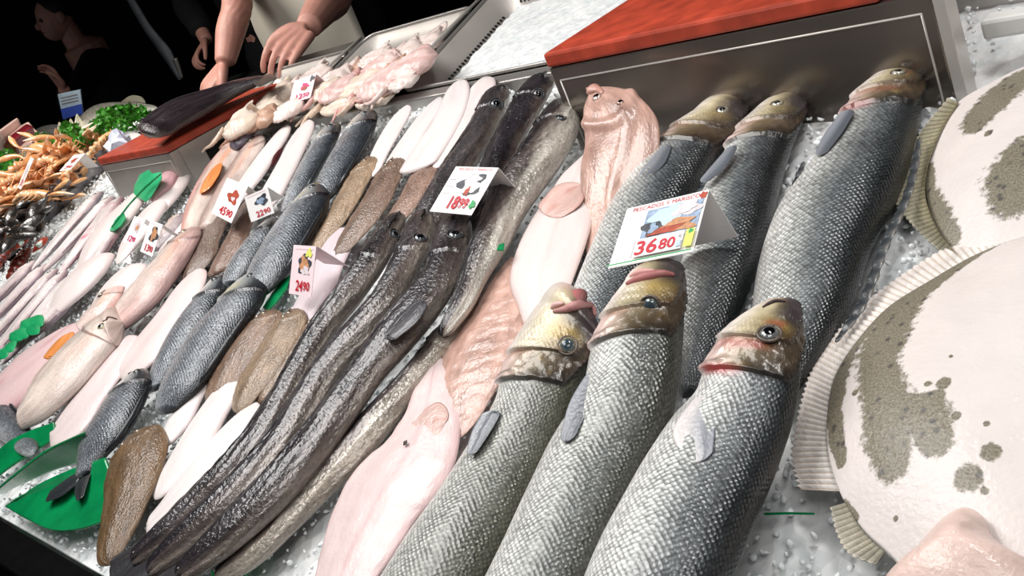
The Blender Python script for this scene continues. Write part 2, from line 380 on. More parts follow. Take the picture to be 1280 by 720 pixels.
def eye(parent, pos, nrm, r, iris='c8c4ba', sink=0.35, name='eye', pupil=0.62, pmat='black_pupil'):
    a, b, n = frame_of(nrm); na = 20; ths = np.array([0, 14, 26, 34, 40, 52, 62, 76, 95, 125, 155]) * math.pi / 180
    V = [np.asarray(pos) + n * r * (0.72 - sink)]
    for th in ths[1:]:
        for j in range(na):
            t = 2 * math.pi * j / na; V.append(np.asarray(pos) + r * math.sin(th) * (a * math.cos(t) + b * math.sin(t)) + n * r * (0.72 * math.cos(th) - sink))
    fc = [(0, 1 + j, 1 + (j + 1) % na) for j in range(na)]; fm = [0] * na
    for i in range(len(ths) - 2):
        for j in range(na):
            q = 1 + i * na; fc.append((q + j, q + na + j, q + na + (j + 1) % na, q + (j + 1) % na)); fm.append(0 if ths[i + 2] <= pupil else (1 if ths[i + 2] <= 1.1 else 2))
    nm = 'iris_' + iris
    if nm not in MATS: plain(nm, iris, 0.15, 0.3, 0.15, 300, 0, 0.6)
    return mk(name, V, fc, [pmat, nm, 'eye_rim'], parent, fm=fm)
plain('cloudy_pupil', '34424a', 0.1, spec=0.6)
plain('eye_rim', '55504c', 0.2, 0.1, 0.2, 200, 0, 0.6)
def slab(name, outline, mat, parent=None, w0=0.0, thick=0.02, nrings=40, sub=10, colf=None, edge=0.003, power=2.2, center=None, uvin=False, bumpf=None):
    """low dome with the given outline (pixels, or counter coordinates with uvin)"""
    if uvin: O = np.array([[q[0], q[1]] for q in outline])
    else: O = np.array([uvw(P(q[0], q[1], w0 + edge))[:2] for q in outline])
    n = len(O); k = np.arange(n + 1); Oc = np.vstack([O, O[:1]])
    ext = np.vstack([O[-2:], O, O[:3]]); kk = np.arange(-2, n + 3)
    sN = np.linspace(0, n, n * sub, endpoint=False); R_ = catmull(kk, ext, sN); m_ = len(R_)
    c = R_.mean(0) if center is None else (np.array(center) if uvin else np.array(uvw(P(center[0], center[1], w0 + edge))[:2]))
    rr = np.linspace(0, 1, nrings + 1)[1:] ** 0.8
    W = c + (R_ - c)[None] * rr[:, None, None]; hgt = w0 + edge + thick * (1 - rr ** power)[:, None] + np.zeros((1, m_))
    if bumpf is not None: hgt = hgt + bumpf(W[..., 0], W[..., 1], rr[:, None] + np.zeros((1, m_)))
    top = np.array([[Q(W[i, j, 0], W[i, j, 1], hgt[i, j]) for j in range(m_)] for i in range(nrings)])
    bot = np.array([Q(q[0], q[1], w0) for q in R_])
    V = np.vstack([top.reshape(-1, 3), bot, Q(c[0], c[1], w0 + edge + thick), Q(c[0], c[1], w0)])
    fc = [(a, b, c_, d) for a, b, c_, d in grid_faces(nrings + 1, m_)]
    ci = (nrings + 1) * m_
    for j in range(m_):
        fc.append((ci, (j + 1) % m_, j)); fc.append((ci + 1, nrings * m_ + j, nrings * m_ + (j + 1) % m_))
    UVg = np.vstack([W.reshape(-1, 2), R_, c, c]); um = np.column_stack([UVg, np.zeros(len(UVg))])
    col = None
    if colf is not None:
        rg = np.concatenate([np.repeat(rr, m_), np.ones(m_), [0, 0]]); col = colf(UVg[:, 0], UVg[:, 1], rg)
        if col.shape[1] == 3: col = np.column_stack([col, np.zeros(len(col))])
    fcs = fc
    o = mk(name, V, fcs, mat, parent, col, um)
    # make normals consistent
    import bmesh
    bm = bmesh.new(); bm.from_mesh(o.data); bmesh.ops.recalc_face_normals(bm, faces=bm.faces); bm.to_mesh(o.data); bm.free()
    return o

# ------------------------------------------------------------------ the hall
def struct(o): o['kind'] = 'structure'; return o
struct(box('floor', (-9, -3, -0.1), (5, 6.2, 0.0), 'floor_tile'))
struct(box('wall_back', (-9, 6.0, 0), (5, 6.2, 4), 'dark_wall'))
struct(box('wall_left', (-9.2, -3, 0), (-9, 6.2, 4), 'dark_wall'))
struct(box('ceiling', (-9.2, -3, 4.0), (5, 6.2, 4.1), 'dark_wall'))

# ------------------------------------------------------------------ the sloping counter
ctr = root('fish_counter', 'long sloping black steel fish counter carrying the ice, trays and fish', 'counter', (-1.8, 0.6, 0.0))
cbox('bed', -2.99, 0.7, 0.06, 1.5, -0.16, -0.075, 'black_metal', ctr)
cbox('bed', -5.2, -2.99, 0.06, 1.32, -0.16, -0.075, 'black_metal', ctr)
cbox('front_lip', -5.2, 0.7, 0.02, 0.074, -0.10, -0.004, 'black_metal', ctr, 0.006)
box('front_apron', (-5.2, 0.16, 0.0), (0.7, 0.2, 0.84), 'black_metal', ctr)
box('back_apron', (-5.2, 1.56, 0.0), (0.7, 1.6, 1.14), 'black_metal', ctr)
cbox('front_rail', -5.2, 0.7, -0.05, 0.0, -0.13, -0.07, 'black_metal', ctr, 0.012)
cbox('back_ledge', -2.97, 0.7, 1.005, 1.03, -0.08, 0.012, 'steel', ctr, 0.003)
cbox('tray_rail', -1.57, 0.7, 1.355, 1.38, -0.08, 0.012, 'steel', ctr, 0.003)

def ice_sheet(name, label, u0, u1, v0, v1, base, amp, du=0.012, mound=None):
    nu, nv_ = int((u1 - u0) / du) + 1, int((v1 - v0) / du) + 1
    U, V_ = np.meshgrid(np.linspace(u0, u1, nu), np.linspace(v0, v1, nv_), indexing='ij')
    r = np.random.default_rng(5)
    H = base + amp * wnoise(U * 9, V_ * 9, 3) + amp * 0.9 * wnoise(U * 30, V_ * 30, 4) + amp * 0.8 * (r.random(U.shape) - 0.5)
    if mound is not None: H = H + mound(U, V_)
    V = CAM + XV * U[..., None] + UV_ * V_[..., None] + NV * (H - HC)[..., None]
    o = mk(name, V.reshape(-1, 3), grid_faces(nu, nv_, False), 'ice')
    return tag(o, label, 'ice', None, 'stuff')
ice_sheet('crushed_ice', 'bed of crushed ice spread under the rows of fish', -2.94, 0.7, 0.07, 1.01, -0.012, 0.006)
def chips(name, label, regions, per, lo, hi, wbase=-0.006):
    V, Fc = [], []
    t = (1 + 5 ** 0.5) / 2
    ico = np.array([(-1, t, 0), (1, t, 0), (-1, -t, 0), (1, -t, 0), (0, -1, t), (0, 1, t), (0, -1, -t), (0, 1, -t), (t, 0, -1), (t, 0, 1), (-t, 0, -1), (-t, 0, 1)]) / 1.9
    fi = [(0, 11, 5), (0, 5, 1), (0, 1, 7), (0, 7, 10), (0, 10, 11), (1, 5, 9), (5, 11, 4), (11, 10, 2), (10, 7, 6), (7, 1, 8), (3, 9, 4), (3, 4, 2), (3, 2, 6), (3, 6, 8), (3, 8, 9), (4, 9, 5), (2, 4, 11), (6, 2, 10), (8, 6, 7), (9, 8, 1)]
    r = np.random.default_rng(11)
    for (u0, u1, v0, v1) in regions:
        n = int((u1 - u0) * (v1 - v0) * per)
        for _ in range(n):
            s = r.uniform(lo, hi); q, _r = np.linalg.qr(r.normal(size=(3, 3)))
            p = ico * r.uniform(0.6, 1.3, (12, 1)) * s * r.uniform(0.6, 1.2, 3) @ q
            c = Q(r.uniform(u0, u1), r.uniform(v0, v1), wbase + r.uniform(0, 0.007)); b = len(V)
            V.extend((p + c).tolist()); Fc.extend([(a + b, d + b, e + b) for a, d, e in fi])
    o = mk(name, V, Fc, 'ice_chip', smooth=True); return tag(o, label, 'ice', None, 'stuff')
chips('ice_chips', 'loose glassy ice chips scattered over the ice bed between the fish', [(-2.9, -0.46, 0.08, 1.0), (-0.46, 0.35, 0.08, 0.8)], 6000, 0.002, 0.0042)

# steel trays behind the fish
def tray(u0, u1, v0, v1, label, depth=0.07, inset=0.085, holes=False, rodl=True, rodr=True, group=None):
    t = root('steel_tray', label, 'tray', Q((u0 + u1) / 2, (v0 + v1) / 2, -depth), group)
    rings = [(0, 0.0), (0.012, 0.0), (inset * 0.55, -depth * 0.55), (inset, -depth)]; V = []; n = 0
    for ins, wz in rings:
        rc = 0.035 if ins > 0.0 else 0.03; a0, a1, b0, b1 = u0 + ins, u1 - ins, v0 + ins * 0.6, v1 - ins * 0.6; ring = []
        for cx, cy, st in ((a1 - rc, b1 - rc, 0), (a0 + rc, b1 - rc, 90), (a0 + rc, b0 + rc, 180), (a1 - rc, b0 + rc, 270)):
            for k in range(6):
                a = math.radians(st + 18 * k); ring.append(Q(cx + rc * math.cos(a), cy + rc * math.sin(a), wz + 0.012))
        n = len(ring); V += ring
    fc = grid_faces(4, n); V.append(Q((u0 + u1) / 2, (v0 + v1) / 2, -depth + 0.012)); fc += [(len(V) - 1, 3 * n + j, 3 * n + (j + 1) % n) for j in range(n)]
    sh = mk('basin', V, fc, 'steel_lit', t)
    so = sh.modifiers.new('solid', 'SOLIDIFY'); so.thickness = 0.002
    rim = V[:n] + [V[0]]
    tube('rim', [p + NV * 0.002 for p in rim], 0.004, 'steel', t, 6)
    if holes:
        pv, pf = [], []
        def hole(p, nrm, r_=0.0034):
            a, b, n_ = frame_of(nrm); q = len(pv)
            for k in range(8): pv.append(p + n_ * 0.0025 + r_ * (a * math.cos(k * math.pi / 4) + b * math.sin(k * math.pi / 4)))
            pf.append(tuple(range(q, q + 8)))
        nb = np.cross(XV, -UV_ * inset * 0.6 + NV * -depth)
        if nb @ NV < 0: nb = -nb
        for i in range(46):
            for j in range(3):
                f = 0.26 + 0.14 * j; uu = u0 + 0.06 + (u1 - u0 - 0.12) * i / 45
                hole(Q(uu, v1 - inset * 0.6 * f, 0.012 - depth * f), nb)
        mk('perforations', pv, pf, 'hole_shade', t, smooth=False); pv, pf = [], []  # flat black discs painted on for the shade in the holes
        nl = np.cross(UV_, XV * inset - NV * depth)
        if nl @ NV < 0: nl = -nl
        for i in range(26):
            for j in range(2):
                f = 0.5 + 0.12 * j; hole(Q(u0 + inset * f, v0 + 0.04 + (v1 - v0 - 0.1) * i / 25, 0.012 - depth * f), nl)
        mk('perforations', pv, pf, 'hole_shade', t, smooth=False)
    return t
tray(-2.34, -1.975, 1.035, 1.265, 'steel tray nearer the red-topped block at the apron, heaped with squid')
tray(-1.955, -1.585, 1.035, 1.31, 'steel tray heaped with squid right beside the tray of plain ice')
tray(-1.565, -0.98, 1.035, 1.36, 'perforated steel tray filled with plain crushed ice behind the hake', holes=True)
for uu, vv, nm in ((-2.21, 1.15, 'thin steel divider rod lying across the squid below the pink price card'), (-1.965, 1.3, 'thin steel divider rod between the two squid trays'), (-1.575, 1.33, 'thin steel divider rod along the edge of the ice tray')):
    o = tube('divider_rod', [Q(uu, 1.015, 0.02), Q(uu, 1.1, 0.026), Q(uu, 1.2, 0.026), Q(uu, vv, 0.02)], 0.0032, 'steel_edge'); tag(o, nm, 'rod')
ice_sheet('crushed_ice', 'smooth heap of crushed ice filling the perforated steel tray', -1.5, -1.02, 1.06, 1.325, -0.022, 0.004, 0.008, lambda U, V_: 0.012 * np.cos((U + 1.26) * 5))
ice_sheet('crushed_ice', 'ice under the squid in the steel trays', -2.3, -1.64, 1.06, 1.24, -0.016, 0.005, 0.012)

# steel block with the red cutting board (right) and its twin (left)
def block(x0, x1, zt, y1, label, blabel, zb=1.06, post=True, opening=False, mat='steel_panel', xb0=None, xb1=None, bt=0.02, plate=0.022):
    b = root('steel_block', label, 'steel block', ((x0 + x1) / 2, 0.955, zb))
    Y0 = 0.955
    box('front_panel', (x0, Y0, zb), (x1, Y0 + plate, zt), mat, b, 0.002)
    m_ = 0.013
    pts = [(x0 + m_, zt - 0.018), (x1 - m_, zt - 0.018), (x1 - m_, zb + 0.02), (x0 + m_, zb + 0.02), (x0 + m_, zt - 0.018)]
    tube('panel_seam', [(x, Y0 - 0.0004, z) for x, z in pts for _ in (0, 1)][1:-1], 0.0012, 'steel_edge', b, 6)
    if post: box('side_post', (x1, Y0 - 0.001, zb), (x1 + 0.012, Y0 + plate, zt + 0.001), 'steel_edge', b, 0.001)
    if not opening:
        box('housing', (x0 + 0.004, Y0 + plate, zb), (x1 - 0.12, y1, zt), 'steel_panel', b)
    else:
        box('housing', (x0 + 0.004, Y0 + plate, zb), (x1 - 0.03, y1, zt - 0.012), 'hole_shade', b)  # solid black box standing in for the shaded hollow
        box('side_frame', (x1 - 0.03, Y0 + plate, zt - 0.028), (x1, y1, zt), 'steel_lit', b)
        box('side_frame', (x1 - 0.03, Y0 + plate, zb), (x1, Y0 + plate + 0.055, zt - 0.028), 'steel_lit', b)
    c = box('cutting_board', (xb0 if xb0 is not None else x0, Y0 - 0.002, zt + 0.001), (xb1 if xb1 is not None else x1, y1 + 0.02, zt + 0.001 + bt), 'red_board', None, 0.004)
    tag(c, blabel, 'cutting board'); return b
block(-0.985, -0.469, 1.226, 1.45, 'tall polished steel block standing behind the heads of the sea bass', 'large worn red cutting board on the steel block behind the sea bass', xb1=-0.52, bt=0.02)
block(-2.55, -2.165, 1.206, 1.26, 'small steel block with an open dark side beside the mint green divider', 'red cutting board on the small steel block, under the long dark fish', post=False, opening=True, bt=0.019, mat='steel_lit')

# rail and foam behind the turbots
a, b_ = PY(1194, 40, 1.02), PY(1290, 12, 1.02)
o = box('plastic_rail', (-0.452, 1.0, PY(1197, 57, 1.0)[2]), (0.5, 1.025, PY(1194, 37, 1.0)[2] + 0.004), 'white_plastic', None, 0.004); tag(o, 'white plastic rail running behind the turbots', 'rail')
o = root('foam_box', 'white foam box standing behind the white plastic rail', 'box', (-0.2, 1.25, 1.1))
box('side_wall', (-0.42, 1.2, 1.0), (0.3, 1.23, 1.32), 'foam', o, 0.004); box('side_wall', (-0.42, 1.232, 1.0), (-0.39, 1.5, 1.32), 'foam', o, 0.004); box('side_wall', (0.27, 1.232, 1.0), (0.3, 1.5, 1.32), 'foam', o, 0.004); box('floor_panel', (-0.388, 1.232, 1.0), (0.268, 1.5, 1.03), 'foam', o)

# upright steel divider by the langoustines
dv = [uvw(P(32, 322)), uvw(P(140, 236))]
V, fc = [], []
n = 60
for i in range(n):
    f = i / (n - 1); v_ = 0.68 + (1.03 - 0.68) * f
    for ww in np.linspace(-0.07, 0.055, 8):
        V.append(Q(-2.955 + 0.002 * math.sin(v_ * 60 + ww * 50) + 0.0015 * math.sin(v_ * 140 - ww * 90), v_, ww))
o = mk('steel_divider', V, grid_faces(n, 8, False), 'steel_painted_reflections'); s_ = o.modifiers.new('solid', 'SOLIDIFY'); s_.thickness = 0.003
tag(o, 'upright shiny steel divider between the langoustines and the pale fish', 'divider')

# ------------------------------------------------------------------ sea bass
bass_flank = grad([(-1, 'eceae6'), (-0.7, 'deddd9'), (-0.35, 'cccdc9'), (0.0, '979a98'), (0.35, '62676a'), (0.7, '34393c'), (1, '1d2123')])
bass_head = grad([(-1, 'f0dfda'), (-0.6, 'eae0d6'), (-0.25, 'cabd9c'), (0.05, '7f7358'), (0.3, '484136'), (0.55, '3b3a38'), (1, '1c1d1f')])
def gill_lines(S, B, g1, g2):
    e2 = g2 - 0.02 * (B + 0.2) ** 2 - 0.15 * sm(B, 0.5, 0.97); e1 = g1 - 0.03 * (B + 0.35) ** 2 - 0.11 * sm(B, 0.42, 0.88)
    return e1, e2
def bass_cols(g1, g2, warm=0.5, blood=0.0, olive=0.0, dark=0.12):
    def f(S, B, T, ln, sd):
        e1, e2 = gill_lines(S, B, g1, g2)
        c = bass_flank(B * (1.1 + dark) + dark + 0.12 * wnoise(S * 14, B * 3, sd))
        c = over(c, sm(B, -0.95, 0.0) * 0.7 * olive, '66654f')
        h = bass_head(B - 0.02 + 0.14 * wnoise(S * 30, B * 4, sd + 1))
        k = sm(S, e2 + 0.004, e2 - 0.004)[..., None]; c = c * (1 - k) + h * k
        gp = sm(S, e1, e1 + 0.012) * sm(S, e2 + 0.004, e2 - 0.008); nz = wnoise(S * 60, B * 9, sd + 4)
        c = over(c, gp * sm(B, -0.6, -0.15) * (0.75 + 0.3 * nz), '4f3f2d')
        c = over(c, gp * sm(S, e2 - 0.045, e2 - 0.008) * sm(B, -0.35, 0.2) * 0.75, '211b18')
        c = over(c, gp * sm(nz, 0.2, 0.7) * sm(np.abs(B + 0.0), 0.5, 0.1) * 0.5, 'a88f58')
        c = over(c, gp * sm(B, -0.1, -0.6) * 0.5, 'd3a8a2')
        c = over(c, sm(np.abs(S - e2), 0.010, 0.001) * sm(B, -0.95, -0.6) * 0.85, '191513')
        c = over(c, sm(np.abs(S - e2 + 0.028 + 0.02 * B), 0.006, 0.001) * sm(np.abs(B + 0.6), 0.35, 0.1) * 0.6, '3a2c26')
        c = over(c, sm(np.abs(S - e1), 0.009, 0.001) * sm(B, -0.8, -0.4) * sm(B, 0.6, 0.3) * 0.7, '3e2a20')
        c = over(c, sm(S - e1, 0.022, 0.004) * sm(S - e1, -0.004, 0.004) * sm(np.abs(B + 0.45), 0.45, 0.1) * 0.6, '8a5a3c')
        c = over(c, sm(S, e1, e1 - 0.05) * sm(np.abs(B - 0.2), 0.45, 0.1) * warm * sm(S, 0.07, 0.11) * (0.7 + 0.3 * nz), 'b79a54')
        c = over(c, sm(S, e1 - 0.05, e1 - 0.01) * sm(np.abs(B - 0.35), 0.45, 0.1) * sm(S, e1 + 0.004, e1 - 0.004) * warm * 0.4, '7a5a34')
        c = over(c, sm(S, 0.11, 0.05) * sm(B, -0.15, 0.3) * 0.75, '453c40')
        c = over(c, sm(np.abs(S - e2 - 0.004), 0.022, 0.0) * sm(np.abs(B + 0.5), 0.5, 0.1) * blood * 0.8, 'a8322e')
        c = over(c, sm(np.abs(S - e1 - 0.018), 0.022, 0.0) * sm(np.abs(B + 0.25), 0.6, 0.2) * blood * 0.6, 'a2443c')
        c = over(c, sm(np.abs(S - e1 + 0.045), 0.02, 0.0) * sm(np.abs(B - 0.15), 0.25, 0.05) * blood * 0.7, 'a04a3a')
        c = over(c, sm(S, 0.045, 0.0) * sm(B, 0.4, -0.4) * 0.5, 'c58f8c')
        alpha = sm(S, e2, e2 + 0.015) * (0.55 + 0.45 * sm(B, -1.0, -0.5)) + 0.4 * sm(S, e1 + 0.004, e1 - 0.01) * sm(S, 0.08, 0.12) * sm(np.abs(B), 0.8, 0.4)
        return np.concatenate([c, np.clip(alpha, 0, 1)[..., None]], 2)
    return f
def bass_disp(g1, g2, k=1.0):
    def f(S, B, T, TOP, ln):
        e1, e2 = gill_lines(S, B, g1, g2); lo = sm(B, 0.97, 0.75)
        d = 0.0042 * np.exp(-np.clip(e2 - S, 0, 9) / 0.05) * (S < e2) * lo
        d = d + 0.0034 * np.exp(-np.clip(e1 - S, 0, 9) / 0.04) * (S < e1) * lo
        d = d + 0.0012 * sm(np.abs(S - e2 + 0.028 + 0.02 * B), 0.012, 0.0) * sm(B, -0.1, -0.5)
        d = d + 0.0013 * wnoise(S * 70, B * 9, 3) * sm(S, e1, e1 + 0.012) * (S < e2)
        d = d + 0.0007 * wnoise(S * 50, B * 7, 8) * (S < e1)
        return d * sm(np.abs(B), 1.0, 0.9) * k
    return f
def bass(label, st, w0, g1, g2, eyeST, fin=None, warm=0.5, blood=0.0, olive=0.0, er=0.0095, jaws=(), dorsal=None, tailst=None, iris='b9b6aa', head_dense=0.55, fincol=('8d9097', '666b73', '44494f'), pupil='black_pupil', lips=(), dark=0.22):
    c = st[len(st) // 2]; r = root('sea_bass', label, 'fish', P((c[0] + c[2]) / 2, (c[1] + c[3]) / 2, w0), 'sea bass in two rows on the ice')
    b = lens('body', st, 'bass_skin', r, w0, 0.62, 260, 96, 1, bass_cols(g1, g2, warm, blood, olive, dark), bass_disp(g1, g2), rh=0.018, rt=0.02, head_dense=head_dense, bottom=0.55, power=0.9, bshift=0.22)
    p, n = b.at_px(*eyeST); er *= 0.72; eye(r, p, n, er, iris, 0.38, pmat=pupil)
    a_, b2, n_ = frame_of(n)
    tube('eye_socket', [p + n * (-0.0002) + er * 1.12 * (a_ * math.cos(t) + b2 * math.sin(t)) - n * er * 0.12 for t in np.linspace(0, 2 * math.pi, 25)], 0.0013, 'fin_skin', r, 6, '5b5148')
    if fin:
        lens('pectoral_fin', fin, 'fin_skin', r, w0 + 0.05, 0.05, 40, 24, 1, lambda S, B, T, ln, sd: grad([(-1, fincol[0]), (0.2, fincol[1]), (1, fincol[2])])(T + 0.2 * np.sin(T * 26)), lambda S, B, T, TOP, ln: 0.0006 * np.sin(T * 26), rh=0.1, rt=0.1)
    for (nm, pst, ww, cc, ra) in jaws:
        lens(nm, pst, 'flesh_skin', r, ww, ra, 26, 20, 1, lambda S, B, T, ln, sd, cc=cc: grad([(-1, cc[0]), (0, cc[1]), (1, cc[2])])(T), rh=0.3, rt=0.3)
    for (nm, path, rad, cc) in lips:
        pts = [b.at_px(x, y) for x, y in path]; k = np.linspace(0, 1, len(pts)); kk = np.linspace(0, 1, 24)
        tube(nm, catmull(k, np.array([p + n * 0.0008 for p, n in pts]), kk), rad * np.sin(0.35 + kk * 2.45), 'flesh_skin', r, 10, cc)
    if dorsal:
        lens('dorsal_fin', dorsal, 'fin_skin', r, w0 + 0.03, 0.25, 60, 16, 1, lambda S, B, T, ln, sd: grad([(-1, '23282b'), (0.5, '3c4043'), (1, '6d6a66')])(T + 0.3 * np.sin(S * 90)), lambda S, B, T, TOP, ln: 0.0008 * np.sin(S * 90), rh=0.15, rt=0.15)
    if tailst:
        lens('tail_fin', tailst, 'fin_skin', r, w0 + 0.01, 0.08, 24, 40, 1, const('4a4f50'), lambda S, B, T, TOP, ln: 0.0006 * np.sin(T * 40), rh=0.1, rt=0.03)
    return r

# back row
bass('back row sea bass behind the 36 80 card, beside the pinkish flatfish',
     [(926, 119, 933, 131), (898, 121, 932, 143), (862, 146, 922, 168), (832, 178, 908, 185), (797, 222, 888, 215), (768, 262, 868, 250), (738, 315, 832, 318), (714, 372, 798, 378), (694, 430, 765, 440), (680, 480, 725, 490), (672, 510, 700, 516)],
     0.0, 0.165, 0.225, (903, 137), [(829, 180, 840, 183), (806, 205, 826, 212), (795, 224, 803, 228)], warm=0.3, er=0.0085, dark=0.36, dorsal=[(892, 205, 898, 210), (870, 240, 880, 246), (845, 290, 856, 296), (815, 345, 824, 350)])
bass('back row sea bass between its two neighbours under the steel panel',
     [(990, 113, 1001, 124), (962, 122, 1003, 142), (938, 143, 1001, 160), (915, 176, 994, 178), (893, 215, 982, 215), (872, 250, 972, 255), (858, 300, 960, 305), (846, 360, 940, 365), (842, 410, 916, 420), (840, 460, 892, 470), (838, 495, 868, 500)],
     0.0, 0.16, 0.225, (972, 129), [(912, 180, 922, 184), (889, 206, 905, 212), (873, 226, 882, 230)], warm=0.15, er=0.0085, dark=0.42, dorsal=[(1002, 200, 1008, 204), (980, 258, 988, 262), (955, 320, 962, 324), (928, 385, 936, 388)])
bass('largest sea bass of the back row, nearest the turbots, its gill edge reddish',
     [(1124, 73, 1143, 80), (1104, 84, 1149, 100), (1078, 104, 1149, 130), (1054, 138, 1146, 162), (1030, 178, 1140, 195), (1004, 218, 1130, 232), (974, 262, 1112, 272), (952, 318, 1088, 320), (944, 370, 1062, 395), (946, 420, 1030, 450), (950, 470, 1000, 490), (955, 510, 980, 520)],
     0.0, 0.155, 0.215, (1123, 90), [(1054, 134, 1068, 141), (1030, 166, 1050, 172), (1018, 192, 1030, 196)], warm=0.3, blood=0.5, er=0.009, dark=0.34, dorsal=[(1147, 170, 1152, 174), (1130, 240, 1140, 243), (1100, 305, 1112, 308), (1066, 388, 1078, 392), (1040, 425, 1050, 430)])
# front row
bass('open-mouthed sea bass of the front row, lying against the white flatfish belly',
     [(712, 374, 758, 392, .03), (690, 383, 757, 398, .03), (668, 402, 752, 420, .025), (648, 430, 738, 450, .02), (632, 456, 726, 480, .015), (618, 505, 706, 525, .01), (586, 575, 682, 575, 0), (545, 635, 652, 640, 0), (508, 685, 622, 700, 0), (470, 745, 580, 765, 0), (432, 805, 530, 825, 0), (400, 855, 460, 872, 0), (388, 880, 425, 890, 0)],
     0.034, 0.175, 0.245, (708, 430), [(609, 508, 622, 520), (592, 535, 610, 545), (584, 566, 592, 571)], warm=0.9, olive=0.7, er=0.0105,
     lips=[('upper_lip', [(693, 391), (708, 386), (722, 383), (738, 383), (752, 389)], 0.0042, 'b98482'), ('lower_lip', [(688, 386), (696, 382), (706, 380)], 0.003, 'd8b0aa')], jaws=[('lower_jaw', [(712, 360, 732, 366), (707, 372, 732, 380), (696, 384, 724, 394)], 0.095, ('8a5a58', 'b06464', '6e4a48'), 0.6)], iris='5f6868', pupil='cloudy_pupil')
bass('front row sea bass whose pink lips touch the 36 80 price card',
     [(786, 337, 844, 338, .03), (781, 350, 853, 352, .03), (768, 376, 855, 378, .028), (752, 405, 854, 412, .022), (739, 440, 852, 446, .018), (731, 480, 848, 490, .012), (716, 520, 836, 535, .006), (690, 565, 814, 575, 0), (660, 622, 788, 630, 0), (626, 695, 752, 705, 0), (598, 755, 720, 765, 0), (570, 815, 680, 825, 0), (560, 860, 626, 868, 0), (556, 885, 600, 890, 0)],
     0.036, 0.165, 0.235, (812, 382), [(738, 458, 756, 468), (718, 492, 738, 505), (702, 548, 712, 556)], warm=0.9, olive=0.35, er=0.0105,
     lips=[('upper_lip', [(784, 356), (796, 350), (812, 346), (828, 343), (842, 344)], 0.0042, 'a86866'), ('lower_lip', [(788, 346), (802, 341), (818, 339)], 0.003, 'cf9a96')], iris='5f6868', pupil='cloudy_pupil')
bass('sea bass of the front row nearest the spotted turbot, with a blood-red gill edge',
     [(968, 370, 990, 380, .03), (950, 378, 996, 402, .03), (922, 400, 999, 430, .026), (898, 428, 998, 462, .022), (881, 462, 996, 495, .014), (868, 498, 990, 530, .008), (838, 535, 976, 572, .002), (806, 585, 960, 612, 0), (778, 640, 940, 655, 0), (750, 695, 916, 710, 0), (726, 750, 880, 770, 0), (708, 810, 830, 830, 0), (704, 860, 768, 872, 0), (704, 885, 740, 892, 0)],
     0.036, 0.155, 0.235, (960, 415), [(872, 488, 896, 500), (850, 520, 886, 540), (866, 572, 884, 582)], warm=0.8, blood=1.0, er=0.0105, iris='777a7a', lips=[('mouth_line', [(953, 384), (962, 380), (972, 377), (982, 378)], 0.0014, '3a2a2c')], fincol=('d8cfcb', 'a9a9ae', '767b86'))

# ------------------------------------------------------------------ turbots
def capsules(items):
    out = []
    for it in items:
        pts = [uvw(P(x, y, 0.03))[:2] for x, y, *_ in it]
        rs = []
        for (x, y, r_), p in zip(it, pts):
            q = uvw(P(x + r_, y, 0.03))[:2]; q2 = uvw(P(x, y + r_, 0.03))[:2]
            rs.append(0.5 * (math.hypot(q[0] - p[0], q[1] - p[1]) + math.hypot(q2[0] - p[0], q2[1] - p[1])))
        out.append((np.array(pts), [z * 0.84 for z in rs]))
    def f(U, V_):
        m_ = np.zeros(U.shape)
        for pts, rs in out:
            if len(pts) == 1: pts = np.vstack([pts, pts + 1e-5]); rs = list(rs) * 2
            for i in range(len(pts) - 1):
                a, b = pts[i], pts[i + 1]; d = b - a; L2 = d @ d + 1e-12
                t = np.clip(((U - a[0]) * d[0] + (V_ - a[1]) * d[1]) / L2, 0, 1)
                dist = np.hypot(U - a[0] - t * d[0], V_ - a[1] - t * d[1]); r_ = rs[i] + (rs[i + 1] - rs[i]) * t
                m_ = np.maximum(m_, np.clip(1 - 0.5 * dist / r_, 0, 1))
        return m_
    return f
def fringe(parent, px, w, mat, colf, nray=70, name='fin_fringe', thick=0.0012, amp=0.0008, px_ray=None):
    """fin membrane between an inner and an outer pixel line, ribbed by its rays"""
    inn = np.array([P(a, b, w + 0.012) for a, b, _, _ in px]); out = np.array([P(c, d, w) for _, _, c, d in px])
    k = np.concatenate([[0], np.cumsum(np.linalg.norm(np.diff(inn + out, axis=0), axis=1))]); k /= k[-1]
    n1, n2 = nray * 6, 9; s = np.linspace(0, 1, n1); I = catmull(k, inn, s); O = catmull(k, out, s)
    jag = 1 + 0.05 * np.sin(s * nray * 2 * math.pi); f = np.linspace(0, 1, n2)
    V = I[:, None] + (O - I)[:, None] * (f[None, :] * jag[:, None])[..., None] + NV * (amp * np.sin(s * nray * 2 * math.pi)[:, None] * np.sin(f * math.pi * 0.9 + 0.25)[None])[..., None]
    Vb = V - NV * thick; n = n1 * n2
    S, G = np.repeat(s[:, None], n2, 1), np.repeat(f[None], n1, 0); c = colf(S, G, np.sin(S * nray * 2 * math.pi))
    fc = grid_faces(n1, n2, False); fc2 = [(a + n, d + n, c_ + n, b + n) for a, b, c_, d in fc]
    eg = [(i * n2 + n2 - 1, (i + 1) * n2 + n2 - 1) for i in range(n1 - 1)]; eg2 = [((i + 1) * n2, i * n2) for i in range(n1 - 1)]
    fc3 = [(a, b, b + n, a + n) for a, b in eg + eg2]
    cc = np.concatenate([c, np.ones(c.shape[:2] + (1,))], 2).reshape(-1, 4)
    Va = np.vstack([V.reshape(-1, 3), Vb.reshape(-1, 3)]); um = np.zeros((len(Va), 3)); um[:, 0] = np.tile(S.ravel(), 2); um[:, 1] = np.tile(G.ravel(), 2) * 0.05
    return mk(name, Va, fc + fc2 + fc3, mat, parent, np.vstack([cc, cc]), um)
